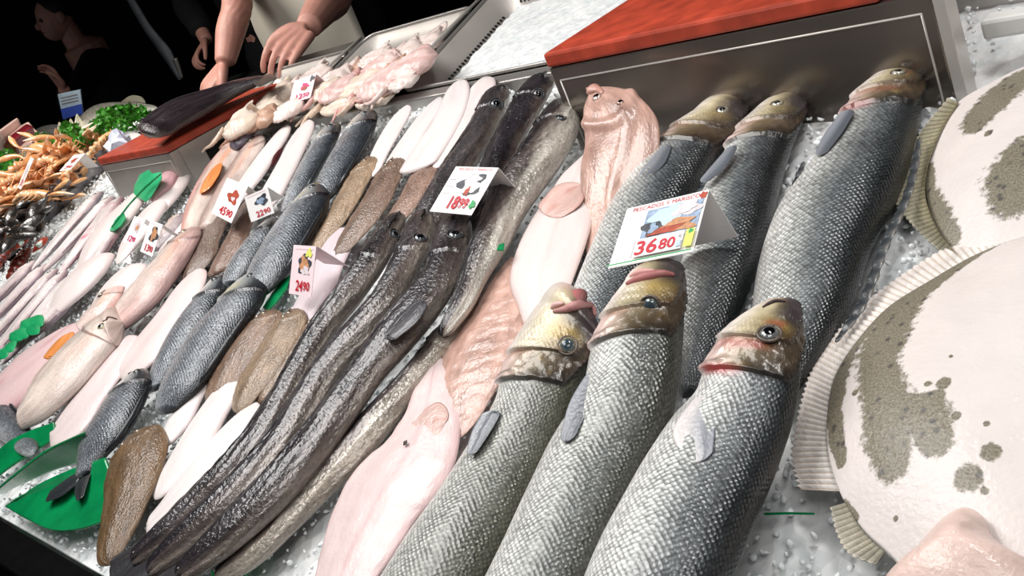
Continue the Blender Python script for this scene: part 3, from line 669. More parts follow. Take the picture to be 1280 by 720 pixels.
def fringe_col(a, b, c):
    a, b, c = lin(a), lin(b), lin(c)
    def f(S, G, R_):
        x = (a[None, None] * (1 - G[..., None]) + b[None, None] * G[..., None]); k = sm(R_, -0.2, -1.0)[..., None] * 0.65
        return x * (1 - k) + c * k
    return f
def turbot(label, body, blot, w0, thick, fr, base='dbd4d0', center=None, tailpx=None):
    r = root('turbot', label, 'fish', P(body[0][0], body[0][1], w0), 'turbots lying pale side up')
    cf = capsules(blot)
    def colf(U, V_, rg):
        c = np.tile(lin(base), (len(U), 1)); k = (0.5 + 0.5 * wnoise(U * 12, V_ * 12, 9))[:, None] * 0.35
        c = c * (1 - k) + lin('dec9c4') * k
        return np.column_stack([c, cf(U, V_)])
    slab('body', body, 'turbot_skin', r, w0, thick, 90, 24, colf, 0.006, 2.0, center)
    if tailpx: fringe(r, tailpx, w0 + 0.002, 'fin_skin', fringe_col('8d8468', 'b5ae98', '4d4838'), 16, 'tail_fin')
    for i, f in enumerate(fr): fringe(r, f[0], w0 + f[1], 'fin_skin', f[2], f[3])
    return r
tb = turbot('brown-blotched turbot lying pale side up, its upper edge under the larger turbot',
       [(1195, 130), (1235, 105), (1290, 80), (1380, 60), (1460, 120), (1480, 220), (1420, 300), (1330, 340), (1240, 345), (1196, 318), (1172, 292), (1160, 255), (1158, 215), (1172, 165)],
       [[(1280, 92, 26), (1258, 112, 26), (1238, 138, 24), (1224, 165, 14)], [(1226, 150, 20)], [(1290, 200, 26), (1272, 228, 34), (1268, 255, 28)], [(1152, 200, 10), (1150, 235, 16), (1168, 265, 18), (1186, 290, 12)], [(1240, 178, 5)]],
       0.012, 0.024, [([(1198, 128, 1185, 122), (1176, 165, 1146, 172), (1160, 205, 1136, 212), (1156, 240, 1120, 250), (1164, 270, 1138, 278), (1178, 296, 1166, 306), (1200, 322, 1196, 330)], 0.0, fringe_col('8d8468', 'b5ae98', '4d4838'), 40)], tailpx=[(1440, 130, 1500, 70), (1470, 170, 1550, 140), (1478, 220, 1560, 215), (1450, 265, 1530, 285)])
tb2 = turbot('large pale turbot with brown mottled bands, nearest of the two turbots',
       [(1290, 292), (1220, 318), (1160, 352), (1110, 384), (1072, 425), (1044, 470), (1034, 520), (1036, 570), (1052, 620), (1078, 660), (1110, 690), (1150, 730), (1230, 780), (1340, 800), (1460, 740), (1530, 600), (1500, 430), (1420, 310), (1350, 280)],
       [[(1248, 312, 5), (1218, 328, 11), (1190, 345, 18), (1160, 368, 24), (1134, 395, 29), (1122, 425, 34), (1114, 455, 36), (1110, 485, 28), (1118, 512, 30), (1126, 545, 36), (1128, 575, 36), (1132, 608, 26)],
        [(1150, 548, 30), (1180, 560, 32), (1190, 590, 24)], [(1112, 388, 14), (1078, 420, 20), (1056, 455, 20), (1050, 490, 18), (1048, 525, 14), (1052, 560, 12), (1060, 590, 8)],
        [(1199, 521, 10)], [(1216, 562, 7)], [(1230, 634, 20)], [(1258, 606, 14)], [(1254, 573, 5)], [(1186, 540, 16)], [(1248, 650, 6)], [(1080, 511, 5)], [(1208, 486, 3)], [(1130, 665, 4)], [(1180, 520, 5)], [(1058, 640, 10), (1075, 655, 5)]],
       0.03, 0.03, [([(1282, 298, 1278, 274), (1220, 322, 1202, 300), (1160, 357, 1132, 340), (1110, 390, 1080, 380), (1072, 428, 1046, 415), (1046, 470, 1018, 455), (1036, 520, 1000, 508), (1038, 570, 990, 572), (1050, 614, 1000, 612)], -0.012, fringe_col('efe9e4', 'e4dad4', 'a8957f'), 60),
                    ([(1058, 628, 1038, 634), (1072, 655, 1046, 666), (1090, 676, 1062, 692), (1106, 690, 1094, 706)], -0.012, fringe_col('cfc6b0', 'd8d0c0', '6b6550'), 12)], center=(1230, 530), tailpx=[(1470, 380, 1540, 330), (1500, 440, 1600, 420), (1520, 510, 1620, 510), (1530, 580, 1610, 610)])
tag(slab('fish_fillet', [(1163, 664), (1183, 645), (1205, 634), (1228, 645), (1240, 670), (1268, 690), (1300, 710), (1310, 760), (1200, 790), (1110, 760), (1106, 722), (1140, 690)], 'pink_flesh_skin', None, 0.058, 0.022, 40, 10, lambda U, V_, rg: np.column_stack([lin('eccfc4')[None] * (0.9 + 0.1 * wnoise(U * 30, V_ * 30, 2))[:, None], np.ones(len(U))]), 0.004, 2.0),
    'pale pink fillet lying on the near end of the larger turbot', 'fish fillet')

# ------------------------------------------------------------------ pale flatfish between hake and bass
def flat(name, label, st, w0, ratio, colf, mat='white_sole_skin', rh=0.1, rt=0.06, group=None, nr=90, nt=40, fr=None, eyes=(), dispf=None, extras=(), back=1, parts=False, bottom=0.5):
    c = st[len(st) // 2]
    if not (fr or eyes or extras):
        l = lens(name, st, mat, None, w0, ratio, nr, nt, back, colf, dispf, rh, rt, bottom=bottom); tag(l.o, label, 'fish', group); return l
    r = root(name, label, 'fish', P((c[0] + c[2]) / 2, (c[1] + c[3]) / 2, w0), group)
    l = lens('body', st, mat, r, w0, ratio, nr, nt, back, colf, dispf, rh, rt, bottom=bottom); l.root = r
    for (S_, T_, rr, ir) in eyes:
        p, n = l.at(S_, T_); eye(r, p, n, rr, ir, 0.3)
    for f in fr or ():
        fringe(r, *f[:1], w0 + 0.001, 'fin_skin', f[1], f[2])
    for (nm, pst, ww, cf, ra) in extras:
        lens(nm, pst, 'fin_skin' if 'fin' in nm else 'pink_flesh_skin', r, ww, ra, 36, 24, 1, cf, None, rh=0.15, rt=0.15)
    return l
def pinkish(a='e0d4d1', b='cda8a8', c='d8c2bd', line=0.35):
    def f(S, B, T, ln, sd):
        k = wnoise(S * 8, T * 3, sd); col = lin(a)[None, None] * (1 - 0 * S[..., None])
        col = over(col, np.clip(0.35 + 0.4 * k, 0, 1) * 0.7, c)
        col = over(col, sm(np.abs(T - 0.05 + 0.08 * np.sin(S * 9)), 0.12, 0.0) * line, b)
        return over(col, sm(np.abs(T), 0.8, 1.0) * 0.45, b)
    return f
veins = lambda S, B, T, ln, sd: over(over(np.broadcast_to(lin('c8a396'), S.shape + (3,)), np.clip(0.5 + 0.7 * wnoise(S * 20, T * 8, sd), 0, 1) * 0.5, '97705f'), sm(np.abs(np.sin(T * 5 + S * 6 + wnoise(S * 12, T * 4, sd + 2))), 0.2, 0.0) * 0.45, '8d6658')
flat('flatfish', 'pinkish brown flatfish with its head raised against the steel panel',
     [(733, 109, 748, 110, .075), (729, 122, 768, 120, .07), (729, 145, 800, 138, .06), (731, 168, 822, 166, .045), (726, 205, 822, 205, .025), (728, 245, 800, 248, .01), (735, 290, 780, 300, 0), (738, 330, 760, 340, 0)], 0.012, 0.22, veins, 'veined_skin', rh=0.12, rt=0.1, nr=120, nt=60,
     dispf=lambda S, B, T, TOP, ln: TOP * (0.004 * sm(np.abs(S - 0.3 + 0.12 * T * T), 0.05, 0) + 0.003 * sm(np.abs(T - 0.25 - 0.1 * np.sin(S * 8)), 0.25, 0) * sm(S, 0.1, 0.3)), eyes=[(0.1, -0.1, 0.007, 'd8c0b4'), (0.23, 0.45, 0.005, 'c0a294')],
     extras=[('jaw', [(730, 112, 736, 108), (738, 106, 742, 116), (748, 108, 747, 116), (756, 114, 752, 119)], 0.115, const('b98a7c'), 0.7)])
flat('flatfish', 'white flatfish belly up with an open pink gill flap, touching the back row bass',
     [(724, 192, 738, 192), (706, 205, 748, 215), (688, 230, 752, 238), (668, 258, 745, 268), (650, 290, 738, 300), (640, 330, 726, 340), (650, 370, 712, 375), (660, 410, 695, 415)], 0.02, 0.2, pinkish('e0d6d3', 'd0aea7', 'dac6c0', 0.25), rh=0.12, rt=0.1, nr=100, nt=48,
     extras=[('gill_flap', [(722, 228, 730, 236), (705, 226, 726, 250), (688, 240, 712, 268), (674, 258, 690, 280)], 0.034, pinkish('d6b6ae', 'b97d6e', 'c99d8e', 0.6), 0.06)])
flat('flatfish', 'translucent pinkish brown flatfish with dark veins between the two white ones',
     [(628, 322, 650, 322), (612, 340, 664, 350), (592, 366, 668, 378), (574, 396, 660, 412), (556, 432, 648, 450), (548, 470, 625, 492), (552, 515, 600, 530), (556, 545, 585, 555)], 0.012, 0.16, veins, 'veined_skin', rh=0.12, rt=0.1, nr=110, nt=50, dispf=lambda S, B, T, TOP, ln: TOP * 0.0015 * wnoise(S * 25, T * 9, 4))
flat('flatfish', 'large white flatfish belly up in front, its pink flesh against the front row bass',
     [(540, 448, 556, 446), (522, 468, 566, 470), (506, 505, 574, 505), (484, 540, 576, 545), (458, 575, 568, 580), (432, 610, 546, 615), (412, 648, 520, 655), (400, 688, 494, 700), (392, 730, 462, 745), (390, 775, 436, 785), (395, 810, 415, 815)], 0.012, 0.18, pinkish('dccbc9', 'c59798', 'd2b4b2', 0.45), rh=0.1, rt=0.08, nr=140, nt=60,
     extras=[('gill_flap', [(556, 520, 562, 530), (538, 512, 560, 540), (518, 522, 546, 556), (502, 540, 522, 560)], 0.024, pinkish('d4b5ad', 'b0705f', 'c49a8c', 0.6), 0.06), ('vent_spot', [(504, 551, 509, 551), (504, 556, 509, 556)], 0.032, const('2a1a14'), 0.4)],
     dispf=lambda S, B, T, TOP, ln: TOP * 0.0012 * wnoise(S * 20, T * 6, 8))

# ------------------------------------------------------------------ hake
def hake_col(edge=0.0, tone='2b262a', belly='786e66'):
    def f(S, B, T, ln, sd):
        k = 0.25 * wnoise(S * 22, B * 5, sd)
        c = grad([(-1, belly), (-0.8 + edge, belly), (-0.6 + edge, '5b504b'), (-0.25 + edge, tone), (0.9, '262428'), (1.2, '39353a')])(B + k)
        c = over(c, sm(wnoise(S * 60, B * 14, sd + 3), 0.35, 0.75) * 0.5, '8d8888')
        c = over(c, sm(wnoise(S * 30, B * 9, sd + 5), 0.4, 0.7) * 0.6, '141416')
        c = over(c, sm(S, 0.2, 0.1) * sm(B, -0.2, 0.4) * 0.4, '4e4846')
        return c
    return f
def hake_disp(S, B, T, TOP, ln):
    e = 0.19 - 0.03 * B * B
    return TOP * (0.0025 * np.exp(-np.clip(e - S, 0, 9) / 0.04) * (S < e) + 0.0016 * wnoise(S * 40, B * 12, 3) - 0.003 * np.exp(-((B + 0.35 - 0.6 * S) / 0.1) ** 2) * sm(S, 0.12, 0.05) + 0.0008 * np.sin(B * 14 + 3 * np.sin(S * 9)) * sm(S, 0.2, 0.35)) * sm(np.abs(B), 1, 0.9)
def hake(label, st, w0, eyeST=(0.07, 0.25), fin=None, tail=None, er=0.0075, edge=0.0, ratio=0.75, tone='2b262a', belly='786e66', mouth=True):
    c = st[len(st) // 2]; r = root('hake', label, 'fish', P((c[0] + c[2]) / 2, (c[1] + c[3]) / 2, w0), 'dark hake lying on the ice')
    l = lens('body', st, 'hake_skin', r, w0, ratio, 200, 56, -1, hake_col(edge, tone, belly), hake_disp, rh=0.03, rt=0.02, head_dense=0.3, bottom=0.6, bshift=0.3)
    if eyeST:
        p, n = l.at_px(*eyeST) if eyeST[0] > 2 else l.at(eyeST[0], -eyeST[1]); eye(r, p, n, er, '5d6166', 0.38)
        a_, b2, n_ = frame_of(n); tube('eye_socket', [p + er * 1.1 * (a_ * math.cos(t) + b2 * math.sin(t)) - n * er * 0.1 for t in np.linspace(0, 2 * math.pi, 21)], 0.0012, 'fin_skin', r, 6, '2c2a2c')
    if mouth:
        pts = [l.at(s_, t_) for s_, t_ in zip(np.linspace(0.012, 0.095, 9), np.linspace(0.75, 0.5, 9))]
        tube('mouth', [p + n * 0.0006 for p, n in pts], np.linspace(0.0022, 0.0012, 9), 'fin_skin', r, 6, '19171a')
    # long low dorsal fin along the dark edge
    iS = [0.3, 0.42, 0.55, 0.68, 0.8, 0.9]
    pts = [l.at(s_, -0.93)[0] for s_ in iS]
    tube('dorsal_fin', pts, [0.001, 0.004, 0.0045, 0.0045, 0.004, 0.001], 'fin_skin', r, 6, '2a292b')
    if fin:
        lens('pectoral_fin', fin, 'fin_skin', r, w0 + 0.04, 0.1, 30, 20, 1, const('3d3c40'), lambda S, B, T, TOP, ln: 0.0006 * np.sin(T * 22), rh=0.15, rt=0.1)
    if tail:
        lens('tail_fin', tail, 'fin_skin', r, w0 + 0.008, 0.1, 24, 40, 1, const('2c2b2e'), lambda S, B, T, TOP, ln: 0.0007 * np.sin(T * 36), rh=0.1, rt=0.03)
    return r
hake('hake of the upper group beside the white soles, a price card on its back',
     [(624, 106, 632, 110), (608, 114, 634, 124), (594, 140, 630, 145), (572, 176, 610, 185), (548, 212, 588, 225), (526, 250, 566, 268), (505, 290, 540, 305), (488, 325, 512, 335), (476, 350, 490, 356)], 0.012, (621, 131), er=0.009, edge=0.15, tone='4b4647')
hake('hake of the upper group with its head highest, between its two dark neighbours',
     [(672, 91, 684, 97), (660, 98, 688, 112), (642, 122, 680, 135), (622, 160, 658, 172), (602, 205, 636, 218), (582, 250, 612, 262), (566, 290, 590, 300), (552, 325, 568, 332)], 0.014, (673, 117), er=0.008)
hake('long hake of the upper group lying against the end of the steel block',
     [(694, 124, 706, 128), (680, 136, 716, 146), (664, 162, 722, 172), (642, 195, 704, 208), (622, 226, 682, 238), (604, 262, 656, 275), (590, 300, 632, 318), (576, 345, 606, 358), (560, 385, 585, 396), (546, 415, 560, 424)], 0.016, (700, 146), er=0.006, edge=0.62, belly='b3aca2')
hake('pale-bellied hake lying lowest of the group, beside the large white flatfish',
     [(580, 372, 604, 380), (556, 400, 584, 412), (528, 432, 552, 452), (498, 468, 520, 492), (462, 508, 486, 540), (424, 550, 452, 582), (384, 592, 412, 622), (344, 634, 370, 664), (300, 680, 326, 704), (262, 716, 278, 730)], 0.006, None, edge=0.75, belly='a0968a', mouth=False)
hake('hake of the lower group lying along the white soles, first from them',
     [(492, 265, 502, 268), (480, 274, 506, 282), (464, 298, 498, 305), (440, 332, 478, 342), (414, 366, 452, 378), (388, 402, 424, 414), (364, 444, 394, 462), (338, 490, 370, 508), (308, 534, 342, 556), (272, 576, 308, 600), (232, 618, 262, 642), (190, 660, 214, 682), (158, 692, 172, 710)], 0.022, (494, 293), er=0.0075, edge=0.3, tail=[(172, 684, 184, 700), (152, 694, 170, 716), (128, 706, 150, 738)])
hake('hake of the lower group in the middle of three, its belly side brownish grey',
     [(522, 262, 534, 265), (510, 274, 540, 282), (500, 300, 540, 312), (484, 332, 522, 345), (462, 370, 500, 386), (426, 412, 462, 430), (392, 452, 428, 472), (362, 498, 398, 520), (330, 545, 368, 568), (290, 590, 330, 615), (244, 636, 282, 660), (200, 680, 226, 702), (178, 708, 192, 724)], 0.024, (525, 297), er=0.008, edge=0.42, tail=[(188, 702, 206, 716), (162, 716, 188, 736), (140, 735, 170, 760)])
hake('hake of the lower group nearest the flatfish, with a clear round eye',
     [(562, 267, 577, 269), (548, 280, 586, 288), (538, 312, 586, 318), (522, 350, 572, 360), (492, 384, 545, 400), (464, 420, 512, 440), (438, 456, 478, 478), (404, 500, 446, 524), (366, 548, 410, 574), (326, 594, 370, 620), (282, 640, 322, 664), (240, 684, 268, 706), (212, 714, 230, 730)], 0.026, (569, 292), er=0.009, edge=0.25, fin=[(520, 372, 536, 380), (500, 392, 520, 405), (478, 420, 490, 428)], tail=[(222, 706, 242, 720), (196, 720, 226, 742), (176, 745, 212, 768)])

# ------------------------------------------------------------------ soles, breams, gurnards and pale fish on the left
PROF = {'sole': [(0, .45), (.08, .72), (.22, .95), (.4, 1), (.6, .9), (.8, .62), (.93, .36), (1, .2)],
        'fish': [(0, .3), (.06, .55), (.15, .82), (.3, 1), (.5, .95), (.7, .68), (.86, .38), (.95, .24), (1, .22)],
        'long': [(0, .35), (.06, .7), (.15, .95), (.35, 1), (.6, .9), (.85, .6), (1, .3)]}
def ax(hx, hy, tx, ty, wd, prof='sole', bend=0.0):
    d = np.array([tx - hx, ty - hy], float); L = np.linalg.norm(d); d /= L; n = np.array([d[1], -d[0]])   # n points to the picture's left-up of the axis... flipped below
    if n[0] > 0: n = -n
    out = []
    for s, k in PROF[prof]:
        c = np.array([hx, hy]) + d * L * s + n * bend * math.sin(math.pi * s); a = c + n * wd * k / 2; b = c - n * wd * k / 2
        out.append((a[0], a[1], b[0], b[1]))
    return out
def white_sole(label, st, w0=0.012, a='e6e0de', b='d0b6b6', c='e0d2cf', rh=0.1, ratio=0.2, line=0.18, group='white-side soles and fillets'):
    return flat('white_sole', label, st, w0, ratio, pinkish(a, b, c, line), 'white_sole_skin', rh=rh, rt=0.06, nr=60, nt=30, group=group)
def brown_col(base='6f5a48', light='a08a76', dark='473628'):
    def f(S, B, T, ln, sd):
        c = np.broadcast_to(lin(base), S.shape + (3,)); c = over(c, np.clip(0.5 + 0.8 * wnoise(S * 16, T * 6, sd), 0, 1) * 0.55, light)
        c = over(c, sm(wnoise(S * 24, T * 9, sd + 4), 0.3, 0.7) * 0.5, dark); c = over(c, sm(np.abs(T + 0.05), 0.14, 0.0) * 0.45, dark)
        return over(c, sm(np.abs(T), 0.82, 0.98) * 0.5, light)
    return f
def brown_sole(label, st, w0=0.012, cols=('6f5a48', 'a08a76', '473628'), eyes=((0.09, 0.1), (0.13, -0.15)), er=0.004, ratio=0.26):
    return flat('brown_sole', label, st, w0, ratio, brown_col(*cols), 'brown_sole_skin', rh=0.1, rt=0.06, nr=80, nt=40, group='brown-side soles', eyes=[(s, t, er, '8a7a66') for s, t in eyes],
                dispf=lambda S, B, T, TOP, ln: TOP * (0.0022 * np.exp(-((T + 0.05) / 0.22) ** 2) + 0.0014 * wnoise(S * 30, T * 10, 6) + 0.0018 * np.exp(-np.clip(0.2 - 0.05 * T * T - S, 0, 9) / 0.04) * (S < 0.2 - 0.05 * T * T)),
                extras=[('mouth', [], 0, None, 0)] if False else ())
def bream_col(hd='8a8f92', belly='b9bcc0', back='23282d', yellow=1.0):
    def f(S, B, T, ln, sd):
        k = 0.15 * wnoise(S * 16, B * 4, sd)
        c = grad([(-1, 'c9c9ca'), (-0.5, belly), (0.0, '7b8087'), (0.45, '4a4f56'), (0.8, back), (1, '15181b')])(B + 0.28 + k)
        e = 0.27 - 0.04 * B * B; h = grad([(-1, 'f2f0ea'), (-0.4, 'e6e4dd'), (0.0, '989da0'), (0.3, '2b3136'), (1, '14181b')])(B + 0.1 + k)
        g = sm(S, e + 0.006, e - 0.006); c = c * (1 - g[..., None]) + h * g[..., None]
        c = over(c, np.exp(-((S - e) / 0.014) ** 2) * sm(B, -0.8, -0.3) * sm(B, 0.85, 0.5) * 0.9, '1c1418')
        c = over(c, np.exp(-((S - 0.2) / 0.035) ** 2 - ((B + 0.45) / 0.25) ** 2) * 0.8 * yellow, 'd9d09a')
        c = over(c, np.exp(-((S - 0.09) / 0.018) ** 2 - ((B - 0.45) / 0.3) ** 2) * 0.9 * yellow, 'c9b73c')
        return np.concatenate([c, sm(S, e, e + 0.02)[..., None]], 2)
    return f
def bream_disp(S, B, T, TOP, ln):
    e = 0.27 - 0.04 * B * B; return TOP * (0.003 * np.exp(-np.clip(e - S, 0, 9) / 0.05) * (S < e)) * sm(np.abs(B), 1, 0.85)
def bream(label, st, w0=0.01, tail=(), fin=None, eyeST=(0.12, 0.25), yellow=1.0, er=0.0065, ratio=0.45, back='23282d', belly='b9bcc0', line=True):
    c = st[len(st) // 2]; r = root('sea_bream', label, 'fish', P((c[0] + c[2]) / 2, (c[1] + c[3]) / 2, w0), 'dark silver breams')
    l = lens('body', st, 'bream_skin', r, w0, ratio, 130, 48, 1, bream_col(belly=belly, back=back, yellow=yellow), bream_disp, rh=0.06, rt=0.02, head_dense=0.3, bshift=0.3)
    if eyeST: p, n = l.at(*eyeST); eye(r, p, n, er, '3d4246', 0.25)
    if eyeST:
        pts = [l.at(s_, t_) for s_, t_ in zip(np.linspace(0.015, 0.075, 7), np.linspace(-0.3, -0.15, 7))]; tube('mouth', [p + n * 0.0004 for p, n in pts], 0.0012, 'fin_skin', r, 6, '2a2426')
    pts = [l.at(s_, 0.95)[0] for s_ in (0.32, 0.45, 0.6, 0.75, 0.85)]; tube('dorsal_fin', pts, [0.001, 0.0035, 0.004, 0.0035, 0.001], 'fin_skin', r, 6, '202428')
    if fin: lens('pectoral_fin', fin, 'fin_skin', r, w0 + 0.03, 0.1, 30, 20, 1, const('5c6168'), lambda S, B, T, TOP, ln: 0.0005 * np.sin(T * 22), rh=0.15, rt=0.1)
    for t in tail: lens('tail_fin', t, 'fin_skin', r, w0 + 0.01, 0.08, 24, 24, 1, const('26292c'), lambda S, B, T, TOP, ln: 0.0005 * np.sin(T * 26), rh=0.1, rt=0.05)
    return r

# white soles under the ledge
white_sole('slim white sole below the trays, first of four from the dark bream', [(503, 131, 513, 132), (492, 140, 512, 146), (475, 165, 500, 172), (462, 195, 482, 202), (455, 220, 470, 226)], w0=0.012)
white_sole('slim white sole below the trays, second of four from the dark bream', [(543, 121, 554, 122), (532, 130, 551, 138), (508, 160, 533, 170), (486, 195, 510, 206), (478, 215, 494, 222)], w0=0.014)
white_sole('broad white sole below the ice tray with its rounded head over the steel ledge', [(562, 101, 580, 102), (556, 112, 584, 118), (540, 145, 578, 155), (516, 180, 556, 195), (500, 208, 536, 222)], w0=0.02)
white_sole('white sole below the ice tray that touches the hake, head end tinged pink', [(594, 97, 611, 98), (586, 106, 617, 112), (572, 140, 600, 152), (548, 185, 574, 196), (534, 208, 550, 214)], w0=0.016, c='dcbcb6')
# breams under the ledge
bream('smaller dark bream below the squid tray, beside the white fillets', [(411, 155, 419, 155), (402, 160, 424, 163), (386, 182, 416, 192), (370, 212, 398, 222), (358, 242, 378, 250), (352, 262, 362, 266)], 0.01, eyeST=(0.13, 0.35), yellow=0.2)
bream('larger dark bream below the squid tray, beside the white soles', [(450, 139, 463, 140), (440, 146, 468, 152), (422, 172, 462, 184), (402, 208, 442, 220), (390, 240, 418, 250), (384, 262, 398, 268)], 0.012, eyeST=(0.13, 0.4), yellow=0.2)
# brown soles in the middle
brown_sole('tan brown sole next to the dark breams, first of three above the pale price card', [(452, 197, 470, 196), (442, 204, 471, 210), (424, 235, 456, 243), (404, 272, 432, 282), (390, 300, 410, 308), (384, 318, 396, 322)], 0.012, ('8d745c', 'b59d84', '5c4836'))
brown_sole('brown sole in the middle of three, its head under the white soles', [(484, 198, 502, 197), (474, 206, 504, 212), (458, 235, 494, 245), (438, 268, 474, 280), (424, 296, 448, 306), (414, 318, 428, 324)], 0.014, ('6b5346', '9c8474', '46342a'))
brown_sole('reddish brown sole touching the upper hake, last of three above the pale price card', [(526, 201, 544, 200), (516, 210, 546, 215), (502, 238, 532, 248), (484, 268, 508, 278), (472, 290, 486, 298)], 0.013, ('7d6052', 'ab8f80', '543e33'))
# white fillets with dark seams
white_sole('long white fillet with a dark seam, farther from the dark breams', [(354, 155, 362, 157), (344, 164, 361, 170), (318, 195, 344, 203), (296, 226, 324, 234), (282, 250, 302, 258), (272, 270, 286, 276)], w0=0.014, ratio=0.3)
white_sole('long white fillet with a dark seam, lying against the smaller dark bream', [(381, 149, 389, 151), (372, 158, 388, 166), (350, 195, 374, 205), (332, 228, 356, 240), (318, 254, 338, 266), (310, 272, 322, 278)], w0=0.016, ratio=0.3)
for st, lb in (([(357, 162, 364, 166), (344, 182, 352, 188), (334, 202, 342, 208), (326, 216, 330, 220)], 'dark red strip of skin between the two long white fillets'), ([(385, 157, 392, 160), (376, 180, 383, 184), (366, 202, 373, 206), (360, 216, 364, 219)], 'dark red strip of skin between the white fillet and the smaller bream')):
    tag(lens('skin_strip', st, 'pink_flesh_skin', None, 0.012, 0.5, 30, 16, 1, const('4a1418'), rh=0.1, rt=0.1).o, lb, 'fish skin')
# gurnards
def gurnard_col(a='d9c0b4', or_=0.6, dark='6d5a58', pink='c98f86'):
    def f(S, B, T, ln, sd):
        k = 0.2 * wnoise(S * 14, B * 4, sd)
        c = grad([(-1, 'd8cac2'), (-0.3, 'cdbab1'), (0.2, a), (0.7, pink), (1, dark)])(B + k)
        c = over(c, sm(wnoise(S * 30, B * 7, sd + 2), 0.25, 0.8) * 0.35, '8a746c'); c = over(c, np.exp(-((S - 0.25 + 0.16 * (B - 0.1) ** 2) / 0.012) ** 2) * sm(np.abs(B), 0.85, 0.5) * 0.7, '6a4a44')
        c = over(c, sm(np.abs(B - 0.15 + 0.2 * np.sin(S * 5)), 0.25, 0.0) * or_ * sm(np.abs(S - 0.35), 0.3, 0.05), 'e0874a'); return over(c, sm(S, 0.22, 0.1) * 0.35, pink)
    return f
def gurnard(label, st, w0=0.012, eyeST=(0.12, 0.2), back=1, fins=(), cf=None, mouth=True, er=0.006, ratio=0.42, tail=None):
    c = st[len(st) // 2]; r = root('gurnard', label, 'fish', P((c[0] + c[2]) / 2, (c[1] + c[3]) / 2, w0), 'orange-tinged gurnards')
    l = lens('body', st, 'gurnard_skin', r, w0, ratio, 110, 44, back, cf or gurnard_col(), lambda S, B, T, TOP, ln: (0.0022 * np.exp(-np.clip(0.25 - 0.16 * (B - 0.1) ** 2 - S, 0, 9) / 0.05) * (S < 0.25 - 0.16 * (B - 0.1) ** 2) + 0.0012 * wnoise(S * 26, B * 6, 5)) * sm(np.abs(B), 0.9, 0.6), rh=0.03, rt=0.03, bshift=0.25)
    if eyeST: p, n = l.at_px(*eyeST) if eyeST[0] > 2 else l.at(eyeST[0], eyeST[1]); eye(r, p, n, er, 'a9a484', 0.3)
    if mouth:
        pts = [l.at(s_, t_) for s_, t_ in zip(np.linspace(0.015, 0.08, 7), np.linspace(-0.1, -0.3, 7) * back)]; tube('mouth', [p + n * 0.0004 for p, n in pts], 0.0014, 'fin_skin', r, 6, '5a3434')
    for nm, fs, cc in fins: lens(nm, fs, 'fin_skin', r, w0 + 0.028, 0.12, 30, 22, 1, const(cc), lambda S, B, T, TOP, ln: 0.0006 * np.sin(T * 20), rh=0.15, rt=0.1)
    return r
gurnard('pale gurnard with an orange side, by the open dark side of the steel block', [(300, 160, 314, 164), (286, 172, 316, 182), (262, 200, 292, 214), (246, 228, 272, 242), (236, 256, 256, 268), (230, 284, 244, 292), (226, 305, 234, 310)], 0.014, (0.1, 0.2), -1, [('pectoral_fin', [(268, 204, 276, 208), (258, 222, 268, 228), (252, 238, 258, 242)], 'e08a48')])
gurnard('mottled gurnard lying between the orange-sided one and the long white fillets', [(314, 170, 326, 174), (302, 182, 328, 190), (284, 210, 310, 220), (268, 238, 292, 248), (256, 262, 274, 272), (248, 284, 260, 290)], 0.018, (0.1, 0.0), -1, cf=gurnard_col('c0a89e', 0.3, '5d5050', '94746c'))
gurnard('grey-backed pink gurnard with its dark rounded snout by the folded price card', [(230, 287, 246, 289), (216, 294, 249, 302), (196, 316, 236, 332), (172, 344, 212, 366), (152, 370, 186, 394), (138, 392, 160, 410), (130, 408, 142, 418)], 0.016, (0.1, 0.1), 1, cf=gurnard_col('cda9a2', 0.35, '3f3a3c', '8f7472'), er=0.007)
gurnard('small grey gurnard head poking out behind the folded price card', [(214, 270, 226, 272), (206, 278, 228, 288), (194, 292, 216, 302), (182, 308, 198, 316)], 0.012, (0.16, 0.1), 1, cf=gurnard_col('a8989a', 0.0, '5c5658', '8e8284'))
gurnard('large gurnard with a green-ringed eye and orange fins, near the green plastic leaves', [(150, 399, 158, 405), (136, 396, 160, 412), (118, 400, 152, 426), (98, 414, 138, 444), (72, 438, 112, 474), (48, 466, 86, 502), (28, 496, 58, 522), (18, 514, 34, 530)], 0.02, (126, 407), -1,
        [('pectoral_fin', [(80, 414, 90, 420), (66, 428, 84, 436), (54, 446, 64, 452)], 'e2904c'), ('pelvic_fin', [(80, 446, 90, 450), (60, 462, 78, 470), (46, 480, 54, 486)], 'de8a46')], er=0.0085, cf=gurnard_col('d2c4ba', 0.15, '7c6a66', 'b59a90'))
gurnard('slim gurnard with orange stripes lying over the long pale fillets, above the green-eyed one', [(132, 360, 146, 372), (120, 372, 146, 384), (104, 392, 126, 406), (92, 408, 106, 418)], 0.03, (0.2, -0.1), 1, cf=gurnard_col('dcc4bc', 0.3, '9c8680', 'd2a69e'))
# under the small price cards
brown_sole('dark brown sole under the card with the red crab picture', [(262, 262, 280, 268), (254, 278, 280, 288), (244, 305, 268, 316), (234, 330, 256, 342), (228, 348, 240, 354)], 0.012, ('5b463c', '8c7466', '3a2a22'), eyes=())
brown_sole('brown sole between the two price cards, its head against the white fillet', [(310, 244, 322, 242), (302, 252, 324, 260), (290, 282, 310, 292), (276, 312, 294, 324), (264, 338, 278, 348)], 0.014, ('6a4f42', '9c7f70', '42302a'))
